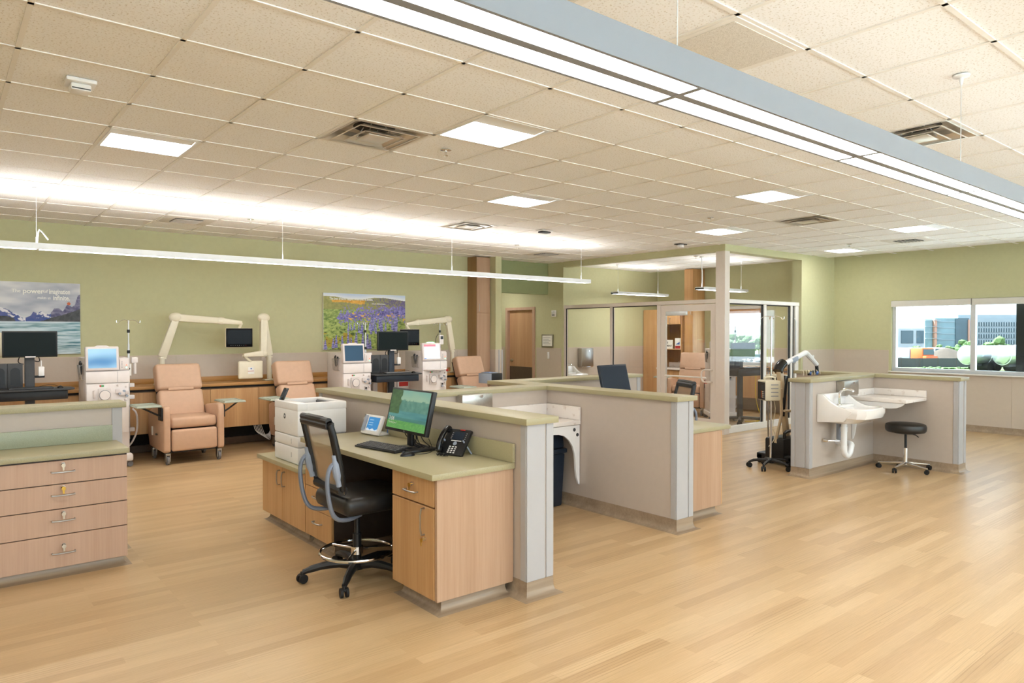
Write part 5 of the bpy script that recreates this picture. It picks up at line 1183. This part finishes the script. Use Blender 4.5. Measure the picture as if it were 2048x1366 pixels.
dialysis('pale dialysis machine with a lit white screen, right', (6.315, 9.895, 0), 0, None, 'screen_grey', 'led_green', m3extra)
dialysis('dialysis machine inside the glass room behind the corner post', (11.56, 7.82, 0), R(-45), None, 'screen_grey')

# ------------------------------------------------------------------ computer carts
def cart(label, loc, rz, colour='charcoal', screen='screen_off', mz=0, mw=.265):
    t = thing('computer_cart', label, 'computer cart', loc, rz)                              # faces -Y
    B().box(-.05, .045, .02, .08, .12, 1.4 + mz, .006).obj('column', colour, t)
    B().prism([(-.42, -.28), (.36, -.28), (.41, -.22), (.41, .02), (.3, .1), (-.3, .1), (-.42, .02)], 'Z', .985, 1.005, .004).obj('tray', 'charcoal', t); B().box(-.38, .34, -.24, .06, .88, .983, .008).obj('drawer', 'black_plastic' if colour == 'charcoal' else 'dark_navy', t)
    so = B().box(-mw, mw, -.03, .01, 1.36 + mz, 1.66 + mz, .006).obj('monitor', 'black_plastic', t); B().box(-mw + .015, mw - .015, -.0315, -.0295, 1.376 + mz, 1.645 + mz).obj('screen', screen, so, False); B().box(-.05, .05, -.034, -.029, 1.357 + mz, 1.372 + mz, .001).obj('camera_bar', 'machine_pale', so, False)
    # pocket box with two arched openings
    for i, x0 in enumerate((-.36, -.215)):
        po = B().box(x0, x0 + .143, -.01, .09, 1.01, 1.29, .004).obj('pocket', 'charcoal', t)
        q = B().prism([(x0 + .025, 1.05), (x0 + .118, 1.05), (x0 + .118, 1.21), (x0 + .1, 1.235), (x0 + .07, 1.243), (x0 + .043, 1.235), (x0 + .025, 1.21)], 'Y', -.013, -.009); q.obj('pocket_opening', 'black_plastic', po, False)
    B().box(.045, .14, .0, .06, 1.12, 1.145, .004).obj('holder_arm', 'black_plastic', t); B().box(.075, .135, -.03, .02, 1.14, 1.25, .01).obj('sanitiser_bottle', 'white_plastic', t); B().cyl((.105, -.005, 1.25), (.105, -.005, 1.32), .006, n=8).obj('bottle_pump', 'white_plastic', t)
    B().tube([(-.1, .0, 1.37), (-.12, .02, 1.3), (-.06, .05, 1.28)], .005, 6, sm=2).obj('cable', 'black_rubber', t); B().tube([(.08, .0, 1.37), (.1, .02, 1.3), (.03, .05, 1.32)], .005, 6, sm=2).obj('cable', 'black_rubber', t)
    k = B().box(-.22, .2, -.25, -.12, 1.006, 1.024, .004).obj('keyboard', 'charcoal', t)
    for r in range(4): B().box(-.21, .19, -.243 + r * .03, -.22 + r * .03, 1.024, 1.028).obj('key_row', 'ink_grey' if colour != 'charcoal' else 'black_plastic', k, False)
    b = B(); b.ball((.27, -.19, 1.006), .032, (1, 1.6, .9), 2); b.obj('mouse', 'black_gloss', t)
    B().tube([(.27, -.14, 1.015), (.2, -.08, 1.05), (.08, -.02, 1.02)], .0025, 5, sm=2).obj('mouse_cord', 'black_rubber', t)
    for s in (-1, 1):
        B().tube([(0, .05, .12), (s * .3, -.2, .1)], .028, 8).obj('base_leg', colour, t); B().tube([(0, .05, .12), (s * .28, .26, .1)], .028, 8).obj('base_leg', colour, t)
        caster(t, s * .3, -.2, .045, .03, .3, top=.1); caster(t, s * .28, .26, .045, .03, .3, top=.1)
    return t
cart('black computer cart at the left edge in front of the lake poster', (.84, 9.72, 0), 0); cart('dark computer cart with widescreen monitor between two dialysis machines', (5.6, 9.75, 0), R(-4), 'dark_navy')
cart('dark computer cart inside the glass room behind the front glazing', (11.2, 7.12, 0), R(-8), 'charcoal', 'lcd_off', -.2, .3)
t = thing('extension_cord', 'yellow cord hanging to the floor inside the glass room', 'cord', (11.9, 7.25, 0)); B().tube([(.2, .15, .9), (.12, .12, .5), (.2, .1, .15), (.05, -.15, .02), (-.15, -.05, .02), (-.3, -.2, .015), (-.1, -.28, .015), (.1, -.2, .015), (-.4, .0, .015)], .008, 6, sm=2).obj('cord', 'yellow_cord', t)

# ------------------------------------------------------------------ television arms on the back counter
def tv(t, c, w, h, face, rz=0):
    m = Matrix.Translation(c) @ Matrix.Rotation(rz, 4, 'Z')
    b = B().box(-w / 2, w / 2, -.0, .05, -h / 2, h / 2, .03, 4); b.xf(m); so = b.obj('tv_shell', 'cream_arm', t)
    if face:
        b = B().box(-w / 2 + .006, w / 2 - .006, -.006, .01, -h / 2 + .006, h / 2 - .006, .025, 4); b.xf(m); b.obj('bezel', 'tv_glass', so)
        b = B().box(-w / 2 + .03, w / 2 - .03, -.0075, -.0055, -h / 2 + .05, h / 2 - .03); b.xf(m); b.obj('screen', 'tv_glass', so, False)
        for i in range(8): b = B().cyl((-w / 2 + .07 + i * .03, -.006, -h / 2 + .03), (-w / 2 + .07 + i * .03, -.0085, -h / 2 + .03), .004, n=8); b.xf(m); b.obj('button', 'red_plastic' if i == 7 else 'ink_grey', so)
    else:
        b = B().box(-.045, .045, -.001, .01, -.06, .04); b.xf(m); b.obj('rating_label', 'paper', so, False); b = B().box(-.05, .04, -.002, 0, -.02, -.014); b.xf(m); b.obj('label_line', 'red_plastic', so, False); b = B().box(-.01, .01, -.002, 0, .01, .025); b.xf(m); b.obj('label_mark', 'blue_plastic', so, False)
def tv_arm(label, base, pts, tvc, tvface, tvrz=0, tvw=.385, tvh=.28):
    """pts: world positions of the joints after the post top"""
    t = thing('television_arm', label, 'television arm', (base[0], base[1], .931)); o = Vector((base[0], base[1], .931)); L = [Vector(p) - o for p in pts]
    B().box(-.09, .09, -.07, .07, 0, .014, .004).obj('base_plate', 'cream_arm', t); B().cyl((0, 0, .01), L[0] + Vector((0, 0, .0)), .036, n=16).obj('post', 'cream_arm', t)
    B().cyl(L[0] + Vector((0, 0, -.03)), L[0] + Vector((0, 0, -.01)), .055, n=18).obj('collar', 'cream_arm', t)
    for i, (a, c) in enumerate(zip(L, L[1:])):
        d = (c - a).normalized(); side = Vector((0, -1, 0)); up = d.cross(side).normalized()
        w0, w1 = (.056, .046) if i == 0 else (.05, .044) if i == 1 else (.044, .026)
        b = B(); vs = []
        for p, w in ((a, w0), (c, w1)):
            vs.append([b.bm.verts.new(p + up * (w * su) + side * (.036 * sd)) for su, sd in ((-1, -1), (1, -1), (1, 1), (-1, 1))])
        for k in range(4): b.bm.faces.new((vs[0][k], vs[0][(k + 1) % 4], vs[1][(k + 1) % 4], vs[1][k]))
        b.bm.faces.new(vs[0][::-1]); b.bm.faces.new(vs[1]); b._bev([v for r in vs for v in r], .012, 2); b.obj('arm_segment', 'cream_arm', t)
        if i: 
            q = B(); q.ball(a, .072 if i == 1 else .058, (1.3, .7, .95), 3); q.obj('joint', 'cream_arm', t)
    B().cyl(L[-1], Vector(tvc) - o + Vector((0, .02, tvh / 2 - .01)), .02, n=12).obj('hanger', 'cream_arm', t)
    tv(t, Vector(tvc) - o, tvw, tvh, tvface, tvrz); return t
tv_arm('cream television arm reaching over the front recliner, screen forward', (2.39, 10.42), [(2.4, 10.42, 1.31), (2.565, 10.35, 1.848), (3.15, 10.3, 1.808), (3.42, 10.25, 1.78)], (3.385, 10.24, 1.568), True)
tv_arm('cream television arm folded upright with the screen turned away', (3.885, 10.42), [(3.875, 10.42, 1.3), (3.785, 10.38, 1.86), (3.745, 10.3, 1.335), (3.44, 10.25, 1.315)], (3.56, 10.27, 1.1), False, tvw=.36, tvh=.26)
tv_arm('cream television arm at the right beside the third recliner', (7.21, 10.42), [(7.2, 10.42, 1.33), (7.08, 10.38, 1.872), (6.435, 10.33, 1.81), (6.16, 10.28, 1.78)], (6.2, 10.22, 1.56), True, R(-22), .34, .28)
tv_arm('television arm with the back of its pinkish screen at the left edge', (.1, 10.42), [(.1, 10.42, 1.3), (.05, 10.4, 1.85), (.25, 10.3, 1.84), (.36, 10.15, 1.81)], (.4, 10.1, 1.5), False, tvw=.42, tvh=.29)
# arm in the glazed room stands on the window side counter
t = thing('television_arm', 'television arm with white screen behind the recliner in the glass room', 'television arm', (12.75, 8.55, 0)); B().cyl((0, 0, 0), (0, 0, 1.35), .035, n=14).obj('post', 'cream_arm', t); B().lathe([(.2, 0), (.2, .02), (.04, .05)], 20).obj('foot', 'cream_arm', t); B().tube([(0, 0, 1.32), (-.12, -.05, 1.42), (-.3, -.12, 1.38)], [.05, .045, .035], 12, sm=1).obj('arm_segment', 'cream_arm', t); B().cyl((-.3, -.12, 1.38), (-.32, -.13, 1.22), .022, n=10).obj('hanger', 'cream_arm', t); tv(t, Vector((-.32, -.15, 1.1)), .38, .28, False, R(-60))

# ------------------------------------------------------------------ posters
def curve(x, pts):
    for (x0, y0), (x1, y1) in zip(pts, pts[1:]):
        if x0 <= x <= x1: return y0 + (y1 - y0) * (x - x0) / (x1 - x0)
    return pts[0][1] if x < pts[0][0] else pts[-1][1]
FAR = [(-1.2, .62), (-.9, .7), (-.5, .6), (-.2, .68), (0, .65), (.08, .62), (.15, .57), (.2, .56), (.28, .5), (.36, .53), (.4, .59), (.46, .57), (.49, .605), (.55, .565), (.6, .55), (.66, .645), (.73, .64), (.77, .6), (.83, .70), (.89, .67), (.93, .69), (.955, .78), (.97, .83), (1, .845)]
NEAR = [(-1.2, .5), (-.4, .46), (.0, .53), (.08, .53), (.16, .5), (.18, .456), (.46, .456), (.55, .48), (.66, .52), (.8, .56), (.9, .6), (1, .64)]
def lake(u, v):
    s = (u - .54) / .46
    if v > .456:
        cl = .5 + 1.3 * fbm(s * 1.6 + 3, v * 5.5) + .25 * (.75 - v); c = mixc(lin('a3a8b8'), lin('f1eeec'), cl)
        hf = curve(s, FAR) + .012 * fbm(s * 30, 2)
        if v < hf:
            r = fbm(s * 16 + v * 9, v * 26)
            c = mixc(lin('2f4a92'), lin('5c5f98'), (v - .456) * 5 + r) if s < .62 else mixc(lin('403f6a'), lin('8b85a0'), .5 + 1.6 * r)
            if (s < .3 or .44 < s < .62) and hf - v < .07 and r > -.02: c = lin('e3dfe4')
        hn = curve(s, NEAR) + .012 * fbm(s * 44, 5)
        if v < hn: c = mixc(lin('23272a'), lin('4b4a4c'), .5 + 1.5 * fbm(s * 22, v * 22))
        return c
    rip = fbm(s * 2.2, v * 30) + .5 * fbm(s * 5, v * 70)
    teal = mixc(lin('17606f'), lin('2e93a2'), .5 + rip)
    refl = .62 - .45 * max(0, s - .3) + 1.5 * rip + (.25 if v < .16 else 0)
    c = mixc(teal, lin('d5e4ea'), refl)
    if v > .435: c = mixc(c, lin('dbe6ec'), .6 if s < .8 else .2)
    return c
t = thing('lake_poster', 'mounted lake and mountain poster on the left green wall', 'poster', (.55, 10.735, 1.365)); B().box(-.93, .93, -.022, .012, 0, .918, .003).obj('board', 'white_plastic', t, False)
pp = picture('print', t, 1.856, .914, 300, 150, lake, 'print_matte', (0, -.0235, .002))
text('lettering', 'The', .06, pp, (.235, -.001, .8), FACE_MY, 'paper', bold=.0005); text('lettering', 'power', .085, pp, (.415, -.001, .8), FACE_MY, 'paper', bold=.002); text('lettering', 'of', .06, pp, (.545, -.001, .8), FACE_MY, 'paper', bold=.0005); text('lettering', 'imagination', .085, pp, (.70, -.001, .8), FACE_MY, 'paper', bold=.002).scale = (.6, 1, 1)
text('lettering', 'makes us', .055, pp, (.53, -.001, .72), FACE_MY, 'paper', bold=.0003).scale = (.7, 1, 1); text('lettering', 'infinite.', .085, pp, (.72, -.001, .72), FACE_MY, 'paper', bold=.002).scale = (.75, 1, 1)
B().cyl((.8, -.001, .65), (.8, .001, .65), .02, n=14).obj('logo_dot', 'orange_paint', pp)
rl = random.Random(5)
SPIKES = [(.02, .0, .17, .028), (.11, .02, .2, .024), (.145, .03, .26, .026), (.215, .02, .25, .026), (.285, .05, .31, .026), (.32, .02, .22, .022), (.38, .03, .31, .03), (.46, .04, .34, .028), (.52, .0, .28, .03), (.55, .0, .2, .024)]
SPIKES += [(rl.uniform(.28, .56), rl.uniform(.28, .36), rl.uniform(.42, .5), .017) for _ in range(9)] + [(rl.uniform(.56, .9), rl.uniform(.26, .5), rl.uniform(.5, .68), .018) for _ in range(26)]
def lupin(u, v):
    top = curve(u, [(0, .95), (.14, .94), (.28, .905), (.44, .9), (.6, .94), (.72, .945), (1, .895)])
    n = fbm(u * 7, v * 7); n2 = fbm(u * 30, v * 30); n3 = fbm(u * 55, v * 30)
    if v > top: return mixc(lin('f0f1f4'), lin('c6d4ea'), (v - top) * 12)
    green = mixc(lin('6a8536'), lin('b7c46c'), .5 + 1.6 * n2)
    violet = mixc(lin('463f8c'), lin('9a8fd0'), .5 + 1.7 * n3)
    gold = mixc(lin('d69a2c'), lin('efb94e'), .5 + 2 * n2)
    c = green
    if v > .72: c = mixc(mixc(lin('8a8f4a'), lin('b0a860'), .5 + n2), lin('6b5f86'), max(0, min(1, (u - .3) * 1.3 + 1.5 * n3)))
    if .825 + .02 * math.sin(u * 8) < v + .02 * n2 < .885 and .1 + .1 * n < u < .5 + .2 * n: c = gold
    k = (u - .25) * .9 + .9 * n + .15
    mid = 1 - abs(v - (.6 + .16 * (u - .4))) / .17
    if mid + 1.6 * n3 + k * .5 > .55 and v < .8 and u > .18 + .3 * n: c = violet
    if .5 < v < .66 and n2 > .2 and u > .2: c = gold
    if v < .3 and u < .4 and n > .02: c = mixc(lin('c4982f'), lin('93a23c'), .5 + 1.4 * n2)
    if v < .5 and n2 < -.22: c = mixc(c, lin('2f4420'), .7)
    for x, z0, z1, w in SPIKES:
        if z0 < v < z1:
            f = (v - z0) / (z1 - z0)
            if abs(u - x) < w * (1 - f * .75) * (.8 + .6 * n3): c = mixc(lin('302c80'), lin('b3aee4'), .5 + .5 * math.sin(v * 210 + x * 50) + 1.2 * n3)
    return c
t = thing('flower_poster', 'mounted poster of a purple wildflower meadow on the back wall', 'poster', (5.645, 10.735, 1.36)); B().box(-.765, .765, -.022, .012, 0, .926, .003).obj('board', 'white_plastic', t, False)
pp = picture('print', t, 1.526, .922, 290, 180, lupin, 'print_matte', (0, -.0235, .002))
text('lettering', "The best dreams happen when you're awake.", .06, pp, (-.66, -.001, .835), FACE_MY, 'paper', 'LEFT', bold=.001).scale = (.72, 1, 1); text('lettering', 'Cherie Gilderbloom', .032, pp, (.24, -.001, .765), FACE_MY, 'paper', bold=.0003)

# ------------------------------------------------------------------ small items along the back wall
t = thing('equipment_case', 'black case with blue display lying on the third recliner', 'case', (7.36, 9.52, .78), R(8)); b = B().box(-.13, .15, -.16, .14, .0, .17, .015); b.obj('case_body', 'black_plastic', t); B().box(-.09, .12, -.08, .12, .17, .182, .004).obj('lid_frame', 'bluegrey_plastic', t); B().box(-.05, .04, -.04, .1, .183, .186).obj('display', 'blue_plastic', t, False); B().box(-.15, -.13, -.17, .12, .0, .17, .004).obj('side_strap', 'bluegrey_plastic', t)
for x, lb, wd in ((5.47, 'small white box with blue band under the second cart', .08), (5.8, 'white supply box with red lid under the second cart', .12)):
    t = thing('supply_box', lb, 'box', (x, 10.12, .0)); B().box(-wd / 2, wd / 2, -.05, .06, 0, .84, .004).obj('pedestal', 'machine_white', t, False); B().box(-wd / 2, wd / 2, -.06, .06, .845, .93, .004).obj('lid', 'red_plastic' if wd > .1 else 'white_plastic', t)
t = thing('supply_case', 'flat white case with red print beside the second cart column', 'box', (5.99, 10.1, .0)); B().box(-.12, .12, -.04, .05, 0, .86, .006).obj('body', 'machine_white', t); B().box(-.09, .08, -.042, -.039, .76, .83).obj('print_panel', 'red_plastic', t, False)
t = thing('cable_bundle', 'loose white cables hanging below the cabinets near the second recliner', 'cable', (3.72, 10.3, .32))
for i in range(6): B().tube([(-.12 + .02 * i, 0, 0), (-.1 + .03 * i, -.02, -.12 - .02 * i), (.02 + .02 * i, -.03, -.2 - .015 * i), (.12, -.02, -.16), (.14 + .01 * i, 0, .0)], .005, 6, sm=2).obj('cable', 'white_plastic', t)
